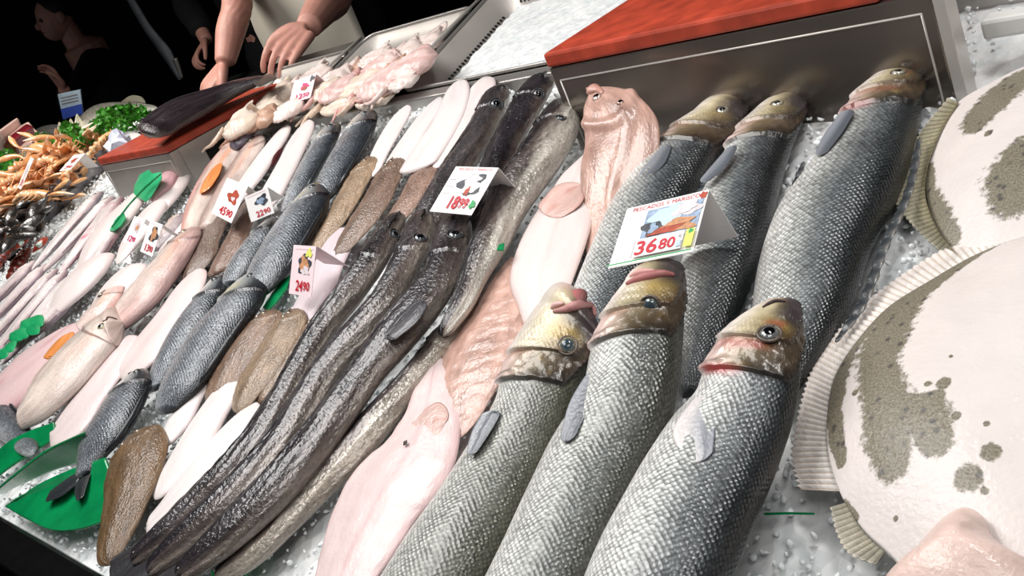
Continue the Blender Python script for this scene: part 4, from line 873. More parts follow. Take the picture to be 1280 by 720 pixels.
# gilthead breams in the middle
bream('gilthead bream with a yellow brow, head beside the standing price card and the tan sole', [(382, 231, 399, 232), (372, 240, 405, 248), (352, 262, 402, 282), (330, 296, 382, 318), (314, 330, 358, 352), (308, 358, 334, 374), (308, 376, 320, 382)], 0.016, fin=[(350, 268, 358, 272), (340, 288, 352, 294), (334, 304, 340, 308)], eyeST=(0.13, 0.35))
bream('grey bream lying under the standing price card beside the gilthead', [(330, 274, 346, 278), (318, 284, 348, 294), (298, 308, 330, 322), (284, 334, 310, 348), (278, 354, 294, 362)], 0.012, eyeST=None, yellow=0.0)
bream('gilthead bream with a bright white cheek, above the brown soles', [(308, 341, 323, 343), (294, 348, 327, 358), (270, 374, 322, 396), (244, 404, 296, 430), (222, 442, 268, 468), (202, 484, 236, 506), (196, 512, 214, 522)], 0.02, fin=[(268, 384, 276, 388), (258, 408, 268, 414), (248, 430, 254, 434)], eyeST=(0.12, 0.45))
bream('dark slim bream tucked beside the white-cheeked gilthead', [(266, 344, 279, 347), (256, 354, 281, 362), (228, 386, 268, 402), (206, 424, 240, 442), (192, 458, 214, 472), (186, 484, 198, 492)], 0.012, eyeST=(0.1, 0.3), yellow=0.0, back='1a1d20', belly='9a9ca0')
bream('dark bream with its forked tail resting on the green plastic tray', [(162, 464, 181, 466), (146, 476, 186, 484), (122, 508, 172, 528), (106, 540, 150, 562), (101, 572, 121, 586), (97, 592, 108, 599)], 0.02, tail=[[(97, 592, 103, 599), (80, 604, 87, 610), (57, 619, 61, 623)], [(101, 594, 108, 599), (98, 608, 104, 612), (98, 623, 102, 625)]], eyeST=(0.1, 0.55), yellow=0.0, back='17191c', belly='8e9093')
bream('dark bream cut off at the edge, only its tail end beside the green tray', [(-70, 470, -50, 450), (-40, 510, -10, 478), (-10, 540, 10, 504), (18, 560, 30, 530), (36, 572, 42, 552), (44, 572, 44, 560)], 0.02, eyeST=None, yellow=0.0, back='2a2d31')
# brown soles in front of them
brown_sole('brown sole of three below the gilthead, lying against its tail', [(325, 389, 344, 388), (306, 400, 352, 408), (282, 428, 334, 446), (266, 458, 312, 474), (262, 484, 296, 496), (266, 502, 282, 508)], 0.014, ('6f5646', '9a806c', '46352a'), er=0.005)
brown_sole('brown sole in the middle of three below the gilthead', [(356, 388, 374, 386), (340, 400, 380, 410), (318, 436, 362, 450), (300, 470, 340, 486), (294, 496, 318, 506), (294, 514, 306, 518)], 0.018, ('7d6650', 'a48c74', '544232'), er=0.005)
brown_sole('brown sole of three below the gilthead, slipping under the dark hake', [(388, 396, 404, 394), (376, 406, 406, 414), (352, 438, 388, 452), (330, 474, 360, 488), (318, 500, 336, 510)], 0.012, ('715c4a', '99836d', '4b3a2c'), er=0.004)
brown_sole('single brown sole at the front edge, head up, beside the dark bream tail', [(160, 541, 182, 541), (146, 550, 196, 556), (137, 572, 204, 586), (132, 604, 200, 612), (126, 640, 186, 642), (121, 674, 170, 674), (124, 694, 156, 696), (134, 704, 148, 706)], 0.02, ('5c4630', '86694a', '33251a'), eyes=((0.08, 0.35), (0.14, -0.3)), er=0.0055, ratio=0.35)
# white soles between the brown ones
white_sole('white sole under the standing price card with a violet-tinged belly, by the hake', [(413, 286, 432, 287), (404, 298, 440, 306), (388, 336, 424, 348), (368, 376, 404, 390), (352, 406, 380, 416), (346, 424, 362, 430)], w0=0.012, a='d9ccd1', c='ccb4bb')
white_sole('slim white sole whose tip points up beside the brown sole head', [(256, 460, 262, 462), (248, 470, 263, 476), (226, 500, 246, 512), (206, 534, 228, 546), (196, 556, 210, 562)], w0=0.018, ratio=0.35)
white_sole('white sole with a rounded tip, middle one of three by the front brown sole', [(280, 470, 294, 472), (270, 480, 297, 490), (240, 522, 276, 538), (212, 570, 246, 586), (196, 600, 218, 612), (190, 622, 202, 628)], w0=0.016, ratio=0.3)
white_sole('white sole lying along the dark hake, lowest of three by the front brown sole', [(312, 502, 326, 504), (296, 514, 328, 524), (258, 554, 298, 576), (220, 602, 258, 622), (192, 640, 218, 656), (176, 662, 190, 668)], w0=0.014, ratio=0.28)
# long fillets further left
white_sole('long pinkish white fillet beside the grey-backed gurnard, wide end up', [(238, 336, 252, 337), (224, 346, 256, 352), (200, 378, 242, 392), (172, 416, 212, 436), (150, 450, 184, 466), (142, 470, 160, 478)], w0=0.014, a='e0d3d0', c='d8bcba')
white_sole('pale fillet with a round end overlapping the green tray, below the green-eyed gurnard', [(150, 419, 160, 424), (134, 430, 164, 446), (110, 462, 150, 480), (86, 500, 122, 518), (64, 534, 96, 552), (54, 552, 72, 560)], w0=0.016, a='ddd0ce', c='d4bebd')
white_sole('broad pink-veined fillet left of the green-eyed gurnard, thin end at the green plastic leaves', [(92, 398, 104, 408), (66, 412, 94, 436), (30, 440, 66, 472), (-6, 474, 24, 502), (-30, 500, -14, 516)], w0=0.012, a='d8bfbe', c='cda0a3', b='b87880', line=0.5)
pl = [((128, 320), (62, 398), 34, 'wide pale fillet crossing the middle of the pale fish, below the pink-edged one'), ((176, 330), (110, 398), 30, 'wide pale fillet under the slim orange-striped gurnard'),
      ((176, 238), (122, 318), 24, 'pale pink fillet running down from beside the mint green divider'), ((200, 250), (148, 330), 26, 'pale fillet running down under the two small price cards'),
      ((226, 222), (186, 282), 24, 'pale cone-shaped fillet standing out beside the small steel block'), ((238, 262), (196, 330), 18, 'pale fillet squeezed between the folded price card and the gurnards'), ((150, 262), (100, 338), 26, 'white fillet beside the lower end of the mint green divider')]
for (h, t, wd, lb) in pl: white_sole(lb, ax(*h, *t, wd, 'sole'), w0=0.012 + 0.002 * (wd % 3), a='e2d8d5', c='dac5c1', ratio=0.3)
tag(lens('fish_tail_piece', [(204, 214, 214, 218), (196, 224, 216, 236), (190, 238, 206, 250), (186, 250, 194, 256)], 'pink_flesh_skin', None, 0.02, 0.6, 40, 24, 1, pinkish('ddb0b4', 'b98088', 'cf98a0', 0.3), rh=0.2, rt=0.2).o, 'pink rounded fish piece leaning on the small steel block by the mint divider', 'fish piece')
# slender pale fish
def pale_col(line='8b6f74', pink='d98f9c', kpink=0.3):
    def f(S, B, T, ln, sd):
        c = grad([(-1, 'e0d8d5'), (-0.2, 'e4dcda'), (0.4, 'd8cbc9'), (0.8, 'a99092'), (1, line)])(B + 0.1 * wnoise(S * 12, T * 3, sd))
        return over(c, sm(wnoise(S * 10, T * 2, sd + 2), 0.25, 0.7) * kpink * sm(np.abs(B - 0.1), 0.7, 0.2), pink)
    return f
def pale_fish(label, st, w0, line='8b6f74', pink='d98f9c', k=0.3, back=1, ey=True):
    c = st[len(st) // 2]; r = root('whiting', label, 'fish', P((c[0] + c[2]) / 2, (c[1] + c[3]) / 2, w0), 'slender pale fish laid side by side')
    l = lens('body', st, 'gurnard_skin', r, w0, 0.45, 60, 28, back, pale_col(line, pink, k), lambda S, B, T, TOP, ln: TOP * 0.002 * np.exp(-np.clip(0.2 - S, 0, 9) / 0.05) * (S < 0.2) * sm(np.abs(B), 1, .9), rh=0.05, rt=0.05)
    if ey: p, n = l.at(0.08, 0.2 * back); eye(r, p, n, 0.005, '8d8888', 0.25)
    pts = [l.at(s_, 0.93 * back)[0] for s_ in (0.35, 0.5, 0.65, 0.8)]; tube('dorsal_fin', pts, [0.001, 0.003, 0.003, 0.001], 'fin_skin', r, 6, '9a8488')
    return r
up = [((126, 240), (40, 338), 15, '7f7a80', 0.1, 'greyish slender fish lying along the foot of the upright steel divider'), ((140, 246), (54, 340), 16, '9a8488', 0.2, 'slender pale fish second from the upright steel divider'),
      ((150, 247), (72, 346), 17, '8b5f68', 0.9, 'slender fish with a bright pink streak, third from the steel divider'), ((158, 252), (88, 350), 16, '8d7478', 0.25, 'slender pale fish fourth from the steel divider, by the pink-streaked one'), ((148, 282), (98, 356), 16, '9a7076', 0.6, 'short slender fish with a reddish side, fifth from the steel divider')]
for h, t, wd, ln_, k, lb in up: pale_fish(lb, ax(*h, *t, wd, 'long'), 0.014, ln_, 'd4607a' if k > 0.5 else 'd98f9c', k)
lo = [((44, 326), (-40, 408), 15, 'slender pale fish of the lower batch closest to the dark lobsters'), ((58, 330), (-34, 426), 15, 'slender pale fish of the lower batch, second from the lobsters'), ((70, 336), (-30, 446), 15, 'slender pale fish of the lower batch, third from the lobsters'),
      ((82, 338), (-24, 462), 17, 'slender fish of the lower batch with a deep pink throat, fourth from the lobsters'), ((96, 342), (2, 456), 22, 'plump pale fish of the lower batch, above the row of green plastic leaves'), ((90, 372), (28, 430), 17, 'short pale fish with a pink gill, right above the green plastic leaves')]
for i, (h, t, wd, lb) in enumerate(lo): pale_fish(lb, ax(*h, *t, wd, 'long'), 0.012 + 0.002 * (i % 2), '84707a', 'd06a80' if i in (3, 5) else 'd98f9c', 0.8 if i in (3, 5) else 0.25)

# ------------------------------------------------------------------ squid in the trays
def squid_col(a, b, c):
    def f(S, B, T, ln, sd):
        k = np.clip(0.5 + 0.7 * wnoise(S * 9, T * 3, sd), 0, 1); x = lin(a) * (1 - k[..., None]) + lin(b) * k[..., None]; return over(x, sm(wnoise(S * 22, T * 7, sd + 1), 0.35, 0.8) * 0.4, c)
    return f
sq_n = [0]
def squid(label, h, t, wd, w0, cols=('e6d6cc', 'd8b8ae', 'b88c80'), legs=4):
    d = np.array([t[0] - h[0], t[1] - h[1]], float); r = root('squid', label, 'squid', P((h[0] + t[0]) / 2, (h[1] + t[1]) / 2, w0), 'squid heaped in the steel trays')
    l = lens('mantle', ax(*h, *t, wd * 1.45, 'long', 2.5 * math.sin(sq_n[0] * 2.3)), 'pink_flesh_skin', r, w0 + 0.02, 0.42, 60, 32, 1, squid_col(*cols), lambda S, B, T, TOP, ln: 0.0035 * wnoise(S * 16, T * 5, sq_n[0]) + 0.0015 * np.sin(T * 9 + S * 8), rh=0.12, rt=0.08); sq_n[0] += 1
    n = np.array([d[1], -d[0]]) / np.linalg.norm(d)
    if n[0] > 0: n = -n
    mid = np.array(h) + d * 0.22
    lens('fin', [(mid[0] + n[0] * wd * .2 - d[0] * .14, mid[1] + n[1] * wd * .2 - d[1] * .14, mid[0] + n[0] * wd * .35 - d[0] * .12, mid[1] + n[1] * wd * .35 - d[1] * .12), (mid[0] + n[0] * wd * .3, mid[1] + n[1] * wd * .3, mid[0] + n[0] * wd * .85, mid[1] + n[1] * wd * .85), (mid[0] + n[0] * wd * .3 + d[0] * .16, mid[1] + n[1] * wd * .3 + d[1] * .16, mid[0] + n[0] * wd * .45 + d[0] * .16, mid[1] + n[1] * wd * .45 + d[1] * .16)], 'pink_flesh_skin', r, w0 + 0.034, 0.15, 20, 14, 1, squid_col(*cols), rh=0.2, rt=0.2)
    base = uvw(P(t[0], t[1], w0 + 0.026)); u0, v0 = base[0], base[1]; dd = np.array(uvw(P(t[0], t[1], w0))[:2]) - np.array(uvw(P(h[0], h[1], w0))[:2]); dd /= np.linalg.norm(dd)
    R2 = np.random.default_rng(sq_n[0])
    for i in range(legs):
        a = R2.uniform(-0.8, 0.8); L = R2.uniform(0.04, 0.075); pts = []
        for q in np.linspace(0, 1, 9):
            an = a * q + 0.5 * math.sin(q * 5 + i); e = np.array([dd[0] * math.cos(an) - dd[1] * math.sin(an), dd[0] * math.sin(an) + dd[1] * math.cos(an)])
            pts.append(Q(u0 + e[0] * L * q + (i - legs / 2) * 0.004 * dd[1], v0 + e[1] * L * q - (i - legs / 2) * 0.004 * dd[0], w0 + 0.034 - 0.014 * q))
        tube('tentacle', pts, np.linspace(0.006, 0.002, 9), 'pink_flesh_skin', r, 7, cols[1])
    return r
P1 = ('e9dccf', 'd9bfa9', 'b99a80'); P2 = ('e9d2cc', 'd8a8a2', 'b57e78'); P3 = ('efe4de', 'e0c8c0', 'c49c90'); P4 = ('cdaa94', 'b99078', '96715e')
for lb, h, t, wd, w0, cols in [
    ('squid at the far end of the heap by the long dark fish', (366, 104), (328, 124), 13, -0.02, P1), ('cream squid under the pink price card, pointing at the apron', (366, 116), (316, 140), 16, -0.005, P1),
    ('cream squid in front of the pink price card over the tray edge', (354, 128), (302, 152), 18, 0.005, P1), ('brown-tinged squid spilling out at the low corner of the tray', (346, 140), (300, 164), 15, 0.02, P4), ('squid hanging over the tray corner above the gurnards', (320, 142), (282, 166), 20, 0.028, P1),
    ('pale squid farthest into the corner by the ice tray', (556, 46), (508, 60), 20, -0.015, P3), ('long pink squid lying along the ice tray, topmost of its heap', (546, 66), (474, 108), 20, 0.012, P2),
    ('broad pale squid with a dark spot at the back of the tray', (530, 54), (478, 80), 18, -0.005, P3), ('brown-tinged squid in the middle of the heap beside the ice tray', (512, 78), (470, 96), 15, 0.01, P4),
    ('pink squid with its head end toward the white soles', (506, 92), (446, 122), 22, 0.005, P2), ('cream squid with curled tentacles in the middle of the two heaps', (480, 88), (420, 118), 16, 0.008, P1),
    ('pale squid with folded fins between the two divider rods', (438, 92), (396, 108), 16, 0.0, P3), ('cream squid lying low along the front rim, below the long pink one', (492, 118), (446, 130), 14, 0.0, P1), ('pale squid across the back of the tray, above the pink price card', (412, 84), (376, 100), 16, -0.01, P3),
    ('whitish squid wedged between the long pink one and the front rim', (524, 92), (486, 112), 14, 0.012, P3), ('pinkish squid lying across the middle of the heap beside the ice tray', (500, 70), (452, 92), 15, 0.014, P2), ('pale squid at the back rim left of the dark spotted one', (490, 62), (450, 78), 14, -0.004, P3),
    ('cream squid between the pink price card and the brown-tinged ones', (424, 108), (384, 124), 14, 0.012, P1), ('small pale squid right under the pink price card', (380, 126), (340, 146), 14, 0.014, P3), ('tan squid lying at the back rim between the divider rods', (474, 74), (432, 90), 13, -0.01, P4), ('pink squid with a red-tipped end beside the pink price card', (446, 104), (398, 124), 17, 0.01, P2), ('small cream squid at the front rim above the dark breams', (446, 122), (402, 138), 12, 0.0, P1)]:
    squid(lb, h, t, wd, w0, cols)
tag(lens('squid_ink_sac', [(298, 160, 308, 164), (292, 168, 314, 178), (286, 180, 304, 190)], 'hake_skin', None, 0.03, 0.6, 30, 20, 1, const('6c6470'), rh=0.3, rt=0.3).o, 'dark greyish violet squid piece at the tray corner over the gurnards', 'squid')

# ------------------------------------------------------------------ price cards
def txt(s, bold=False):
    c = bpy.data.curves.new('t', 'FONT'); c.body = s; c.size = 1.0; c.resolution_u = 3
    if bold: c.offset = 0.02
    o = bpy.data.objects.new('t', c); COL.objects.link(o); dg = bpy.context.evaluated_depsgraph_get(); me = o.evaluated_get(dg).to_mesh()
    V = np.array([v.co[:2] for v in me.vertices]); Fc = [tuple(p.vertices) for p in me.polygons]; o.evaluated_get(dg).to_mesh_clear()
    bpy.data.objects.remove(o); bpy.data.curves.remove(c)
    mn, mx = V.min(0), V.max(0); return (V - mn) / (mx - mn), Fc
def blob(seed, n=22, ragged=0.25):
    r = np.random.default_rng(seed); a = np.linspace(0, 2 * math.pi, n, endpoint=False); q = 1 + ragged * np.sin(a * 3 + r.uniform(0, 6)) * r.uniform(.4, 1) + ragged * 0.7 * np.sin(a * 5 + r.uniform(0, 6)); return 0.5 + 0.42 * np.column_stack([np.cos(a) * q, np.sin(a) * q])
def card(label, BL, BR, TLpx, w, items, group='folded price cards on the fish', fold=0.75, paper='paper', lean=None, back_h=0.8):
    b0, b1 = P(*BL, w), P(*BR, w); e = b1 - b0; L = np.linalg.norm(e)
    r = RM @ np.array([(TLpx[0] - 640) / F, (TLpx[1] - 360) / F, 1.0])
    t = (b0 - CAM) @ e / (r @ e); tl = CAM + r * t
    h = tl - b0
    if np.linalg.norm(h) > 1.6 * L or t < 0.2: 
        h = np.cross(e / L, np.array([0, -1.0, 0.4])); h = h / np.linalg.norm(h) * L * 0.8
        if h[2] < 0: h = -h
    H = np.linalg.norm(h); ex = e / L; ey = h / H; nz = np.cross(ex, ey)
    if nz @ (CAM - b0) < 0: nz = -nz
    rt = root('price_card', label, 'price card', (b0 + b1) / 2, group)
    def leaf(nm, o, a, b, m_, th=0.0006):
        nn = np.cross(a, b); nn /= np.linalg.norm(nn); V = [o, o + a, o + a + b, o + b]; V += [v - nn * th for v in V]
        return mk(nm, V, [(0, 1, 2, 3), (7, 6, 5, 4), (0, 4, 5, 1), (1, 5, 6, 2), (2, 6, 7, 3), (3, 7, 4, 0)], m_, rt, smooth=False)
    leaf('front_leaf', b0, e, h, paper)
    top = b0 + h; dn = -NV * 1.0 - nz * fold; dn = dn / np.linalg.norm(dn) * H * back_h
    leaf('back_leaf', top - nz * 0.0012, e, dn, paper)
    lay = 0.0004
    for it in items:
        kind, x0, y0, x1, y1, mat_, dat = it; lay += 0.00012
        if kind == 'rect': Vn, Fc = np.array([(0, 0), (1, 0), (1, 1), (0, 1)], float), [(0, 1, 2, 3)]
        elif kind == 'blob': Vn = blob(dat); Fc = [tuple(range(len(Vn)))]
        elif kind == 'skew': Vn, Fc = np.array([(0, 0), (1 - dat, 0), (1, 1), (dat, 1)], float), [(0, 1, 2, 3)]
        else: Vn, Fc = txt(dat, kind == 'bold')
        V = [b0 + ex * L * (x0 + (x1 - x0) * p[0]) + ey * H * (y0 + (y1 - y0) * p[1]) + nz * lay for p in Vn]
        nm = {'rect': 'print_panel', 'blob': 'picture_print', 'skew': 'picture_print'}.get(kind, 'price_lettering')
        mk(nm, V, Fc, mat_, rt, smooth=False)
    return rt
card('big white price card reading 36 80, propped among the sea bass', (760, 336), (866, 315), (784, 261), 0.1, [
    ('txt', .1, .9, .95, .965, 'red_ink', 'PESCADOS Y MARISCOS'), ('blob', .905, .84, 1.0, .99, 'photo_red', 3),
    ('rect', .30, .36, .97, .86, 'photo_steel', 0), ('blob', .28, .36, .62, .72, 'photo_dark', 4), ('blob', .34, .52, .8, .9, 'pale_blue_ink', 5), ('blob', .62, .6, .99, .9, 'photo_pale', 6), ('blob', .5, .36, .98, .62, 'photo_orange', 7), ('skew', .36, .40, .84, .5, 'photo_red', .3), ('skew', .55, .5, .95, .57, 'photo_orange', .2), ('blob', .38, .42, .5, .62, 'photo_steel', 8), ('blob', .72, .66, .9, .84, 'paper', 12),
    ('rect', .03, .72, .24, .725, 'grey_ink', 0), ('rect', .03, .6, .24, .605, 'grey_ink', 0), ('rect', .03, .47, .26, .475, 'grey_ink', 0), ('rect', .03, .34, .26, .345, 'grey_ink', 0), ('rect', .03, .22, .22, .225, 'grey_ink', 0),
    ('rect', .27, .06, .28, .36, 'grey_ink', 0), ('rect', .29, .07, .86, .36, 'white_plastic', 0), ('rect', .295, .08, .855, .35, 'paper', 0), ('rect', .88, .08, .98, .36, 'yellow_ink', 0), ('blob', .9, .28, .97, .36, 'green_ink', 2), ('rect', .0, .0, 1.0, .022, 'green_ink', 0), ('bold', .31, .09, .57, .32, 'red_ink', '36'), ('bold', .59, .11, .78, .28, 'red_ink', '80'), ('txt', .8, .24, .85, .3, 'grey_ink', '€'), ('rect', .8, .1, .85, .2, 'pale_blue_ink', 0)], lean=None)
card('white price card reading 18 99 with a dark fish drawing, over the hake', (537, 264), (589, 269), (570, 208), 0.075, [
    ('txt', .12, .92, .9, .97, 'red_ink', 'PESCADOS Y MARISCOS'), ('blob', .3, .35, .92, .9, 'photo_dark', 21), ('blob', .42, .4, .85, .78, 'paper', 22), ('blob', .38, .62, .8, .86, 'photo_pale', 25), ('blob', .55, .36, .68, .58, 'photo_red', 23), ('rect', .04, .7, .22, .71, 'grey_ink', 0), ('rect', .04, .55, .24, .56, 'grey_ink', 0), ('rect', .04, .4, .24, .41, 'grey_ink', 0),
    ('bold', .36, .08, .58, .36, 'red_ink', '18'), ('bold', .6, .1, .8, .32, 'red_ink', '99'), ('blob', .84, .1, .98, .3, 'green_ink', 24)], back_h=0.5)
def small_card(label, BL, BR, TL, w, price, pics, seed=30, paper='paper', ink='red_ink', fold=0.75):
    its = [('rect', .1, .92, .9, .95, 'paper_pink', 0)]
    for i, (m_, x0, y0, x1, y1) in enumerate(pics): its.append(('blob' if i else 'blob', x0, y0, x1, y1, m_, seed + i))
    its += [('bold', .3, .08, .6, .3, ink, price[:2]), ('bold', .62, .1, .9, .28, ink, price[2:])]
    return card(label, BL, BR, TL, w, its, fold=fold, paper=paper)
small_card('price card with a round red crab picture, on the dark brown sole', (264, 266), (289, 279), (284, 222), 0.055, '4590', [('photo_red', .35, .4, .9, .8), ('photo_pale', .55, .5, .75, .62)], 40)
small_card('tilted price card with a dark fish picture, between the white fillets and the gilthead', (314, 278), (343, 266), (340, 231), 0.055, '2290', [('photo_dark', .35, .42, .95, .85), ('photo_steel', .4, .5, .8, .75)], 50)
small_card('price card standing upright on the white sole beside the lower hake', (361, 367), (389, 371), (367, 306), 0.05, '2490', [('photo_dark', .25, .4, .9, .85), ('photo_orange', .35, .45, .8, .8), ('photo_pale', .45, .4, .85, .6), ('yellow_ink', .6, .75, .9, .95)], 60, 'paper_pink')
small_card('dark-edged folded price card by the grey-backed gurnard', (175, 314), (190, 321), (188, 275), 0.05, '1390', [('photo_dark', .3, .35, .98, .9), ('photo_orange', .4, .4, .85, .88)], 70)
small_card('pale price card half behind the dark-edged one', (154, 302), (168, 307), (168, 270), 0.05, '1290', [('photo_pale', .3, .4, .9, .9), ('photo_orange', .5, .5, .8, .75)], 80, ink='magenta_ink')
small_card('pink price card with magenta print lying on the squid', (361, 130), (388, 122), (368, 101), 0.05, '1250', [('magenta_ink', .4, .45, .8, .75), ('photo_dark', .75, .72, 1.0, .98), ('photo_red', .45, .4, .75, .6), ('green_ink', .4, .02, .55, .14)], 90, 'paper_pink', 'magenta_ink', fold=1.2)
small_card('price card edge sticking up among the langoustines near the parsley', (22, 234), (26, 237), (38, 196), 0.10, '3290', [('photo_pale', .2, .3, .8, .8)], 100)
small_card('price card with red print lying on the langoustines near the steel divider', (74, 214), (88, 212), (92, 194), 0.11, '2990', [('photo_red', .3, .4, .8, .8)], 110)
# blue and white sign
so = root('sign_card', 'upright white and blue sign behind the pale leaves, held by a hand', 'sign', PY(92, 147, 1.50))
sg = [PY(72, 118, 1.5), PY(100, 112, 1.5), PY(104, 142, 1.5), PY(79, 149, 1.5)]
V = sg + [p + np.array([0, 0.004, 0]) for p in sg]; mk('board', V, [(0, 1, 2, 3), (7, 6, 5, 4), (0, 4, 5, 1), (1, 5, 6, 2), (2, 6, 7, 3), (3, 7, 4, 0)], 'pale_blue_ink', so, smooth=False)
sq_ = lambda x, y: sg[3] + (sg[2] - sg[3]) * x + (sg[0] - sg[3]) * y * (1 - x) + (sg[1] - sg[2]) * y * x - np.array([0, 0.0012, 0])
mk('blue_band', [sq_(0, 0), sq_(1, 0), sq_(1, .42), sq_(0, .42)], [(0, 1, 2, 3)], 'blue_ink', so, smooth=False)
for y in (.58, .7, .82): mk('text_line', [sq_(.1, y), sq_(.88, y), sq_(.88, y + .035), sq_(.1, y + .035)], [(0, 1, 2, 3)], 'grey_ink', so, smooth=False)

# ------------------------------------------------------------------ green plastic dividers
def leaf_slab(name, label, pts, mat, w0=0.03, th=0.003, group=None, cat='plastic divider'):
    V = [P(x, y, w0 + (z if z else 0)) for x, y, z in [(p + (0,))[:3] for p in pts]]; n = len(V); V = V + [v - NV * th for v in V]
    fc = [tuple(range(n)), tuple(range(2 * n - 1, n - 1, -1))] + [(i, i + n, (i + 1) % n + n, (i + 1) % n) for i in range(n)]
    o = mk(name, V, fc, mat, smooth=False); b = o.modifiers.new('bevel', 'BEVEL'); b.width = 0.0008; b.segments = 1; return tag(o, label, cat, group)
mint = root('leaf_divider', 'mint green plastic leaf divider with a long stem, leaning on the small steel block', 'plastic divider', P(180, 250, 0.02))
def mpart(nm, pts, w_):
    V = [P(x, y, w_ + z) for x, y, z in pts]; n = len(V); V = V + [v - NV * 0.002 for v in V]
    mk(nm, V, [tuple(range(n)), tuple(range(2 * n - 1, n - 1, -1))] + [(i, i + n, (i + 1) % n + n, (i + 1) % n) for i in range(n)], 'plastic_mint', mint, smooth=False)
mpart('leaf_blade', [(167, 242, .01), (168, 232, .02), (175, 218, .035), (186, 212, .045), (190, 217, .04), (201, 215, .04), (202, 222, .035), (194, 236, .025), (188, 246, .015), (182, 252, .008), (172, 246, .008)], 0.03)
mpart('leaf_blade', [(137, 288, 0), (141, 278, 0), (148, 270, .004), (155, 266, .004), (157, 272, .004), (150, 282, 0), (142, 288, 0)], 0.035)
tube('stem', [P(200, 218, .078), P(182, 234, .062), P(162, 255, .045), P(140, 284, .04)], 0.0022, 'plastic_green', mint, 8)
gl = root('leaf_divider', 'row of green plastic leaflets in front of the plump pale fish', 'plastic divider', P(32, 416, 0.03))
for (x, y, L, wd) in [(44, 402, 20, 12), (34, 405, 16, 10), (40, 412, 18, 9), (26, 417, 18, 9), (20, 420, 16, 8), (12, 434, 10, 10), (3, 442, 12, 10)]:
    lens('leaflet', [(x - L * .5, y - 5, x - L * .45, y - 2), (x - 2, y - 6, x + 1, y + wd * .3), (x + L * .45, y + 3, x + L * .5, y + 7)], 'fin_skin', gl, 0.045, 0.2, 20, 14, 1, const('0f9a5c'), rh=0.3, rt=0.3)
tube('stem', [P(54, 402, .04), P(30, 416, .04), P(-6, 446, .035)], 0.0022, 'plastic_green', gl, 8)
leaf_slab('leaf_divider', 'tiny green plastic leaf beside the tail of the green-eyed gurnard', [(4, 502), (10, 498), (17, 497), (16, 506), (8, 512)], 'plastic_green', 0.03)
# large leaf-shaped green tray at the front edge
gt = root('leaf_tray', 'large leaf-shaped green plastic tray under the bream tail at the front edge', 'tray', P(70, 620, 0.0))
def gpart(nm, rows, wz, mat='plastic_green'):
    R_ = np.array([[P(x, y, z + wz) for x, y, z in row] for row in rows]); a, b = R_.shape[:2]
    ka, kb = np.linspace(0, 1, a), np.linspace(0, 1, b); na, nb = 16, 40
    R1 = np.array([catmull(ka, R_[:, j], np.linspace(0, 1, na)) for j in range(b)]).transpose(1, 0, 2); R2 = np.array([catmull(kb, R1[i], np.linspace(0, 1, nb)) for i in range(na)])
    o = mk(nm, R2.reshape(-1, 3), grid_faces(na, nb, False), mat, gt); s_ = o.modifiers.new('solid', 'SOLIDIFY'); s_.thickness = 0.003; s_.offset = 0; return o
gpart('back_wall', [[(-6, 614, .02), (20, 592, .034), (60, 562, .042), (106, 540, .05)], [(-2, 618, .0), (24, 606, .0), (66, 588, .0), (110, 574, .004)]], 0.008)
gpart('leaf_floor', [[(20, 624, .014), (52, 604, .02), (92, 586, .026), (132, 572, .03)], [(8, 632, .008), (50, 620, .012), (95, 610, .014), (140, 600, .018)], [(12, 636, .006), (56, 648, .01), (96, 650, .01), (134, 632, .014)], [(30, 646, .006), (62, 662, .012), (96, 662, .014), (130, 652, .016)]], 0.008)
gpart('side_wing', [[(-8, 570, .02), (12, 552, .03), (40, 538, .03), (68, 528, .03)], [(-8, 600, .01), (16, 582, .012), (44, 564, .014), (70, 548, .016)]], 0.006)
leaf_slab('green_strip', 'thin green plastic strip lying on the ice below the large turbot', [(954, 640), (985, 639), (1018, 640), (1018, 642.5), (985, 642), (954, 643)], 'plastic_green', 0.012, 0.002)
leaf_slab('leaf_divider', 'dark green plastic leaf at the front edge under the hake tails', [(262, 716), (285, 698), (318, 680), (330, 686), (322, 704), (300, 724), (270, 730)], 'plastic_green', 0.006)
leaf_slab('leaf_divider', 'green plastic leaf showing between the gilthead and the brown soles', [(328, 384), (340, 366), (352, 350), (362, 344), (358, 360), (346, 376), (334, 388)], 'plastic_green', 0.02)
leaf_slab('leaf_divider', 'small green plastic leaf tip at the head of the veined flatfish', [(620, 312), (623, 305), (630, 303), (629, 312)], 'plastic_green', 0.05)

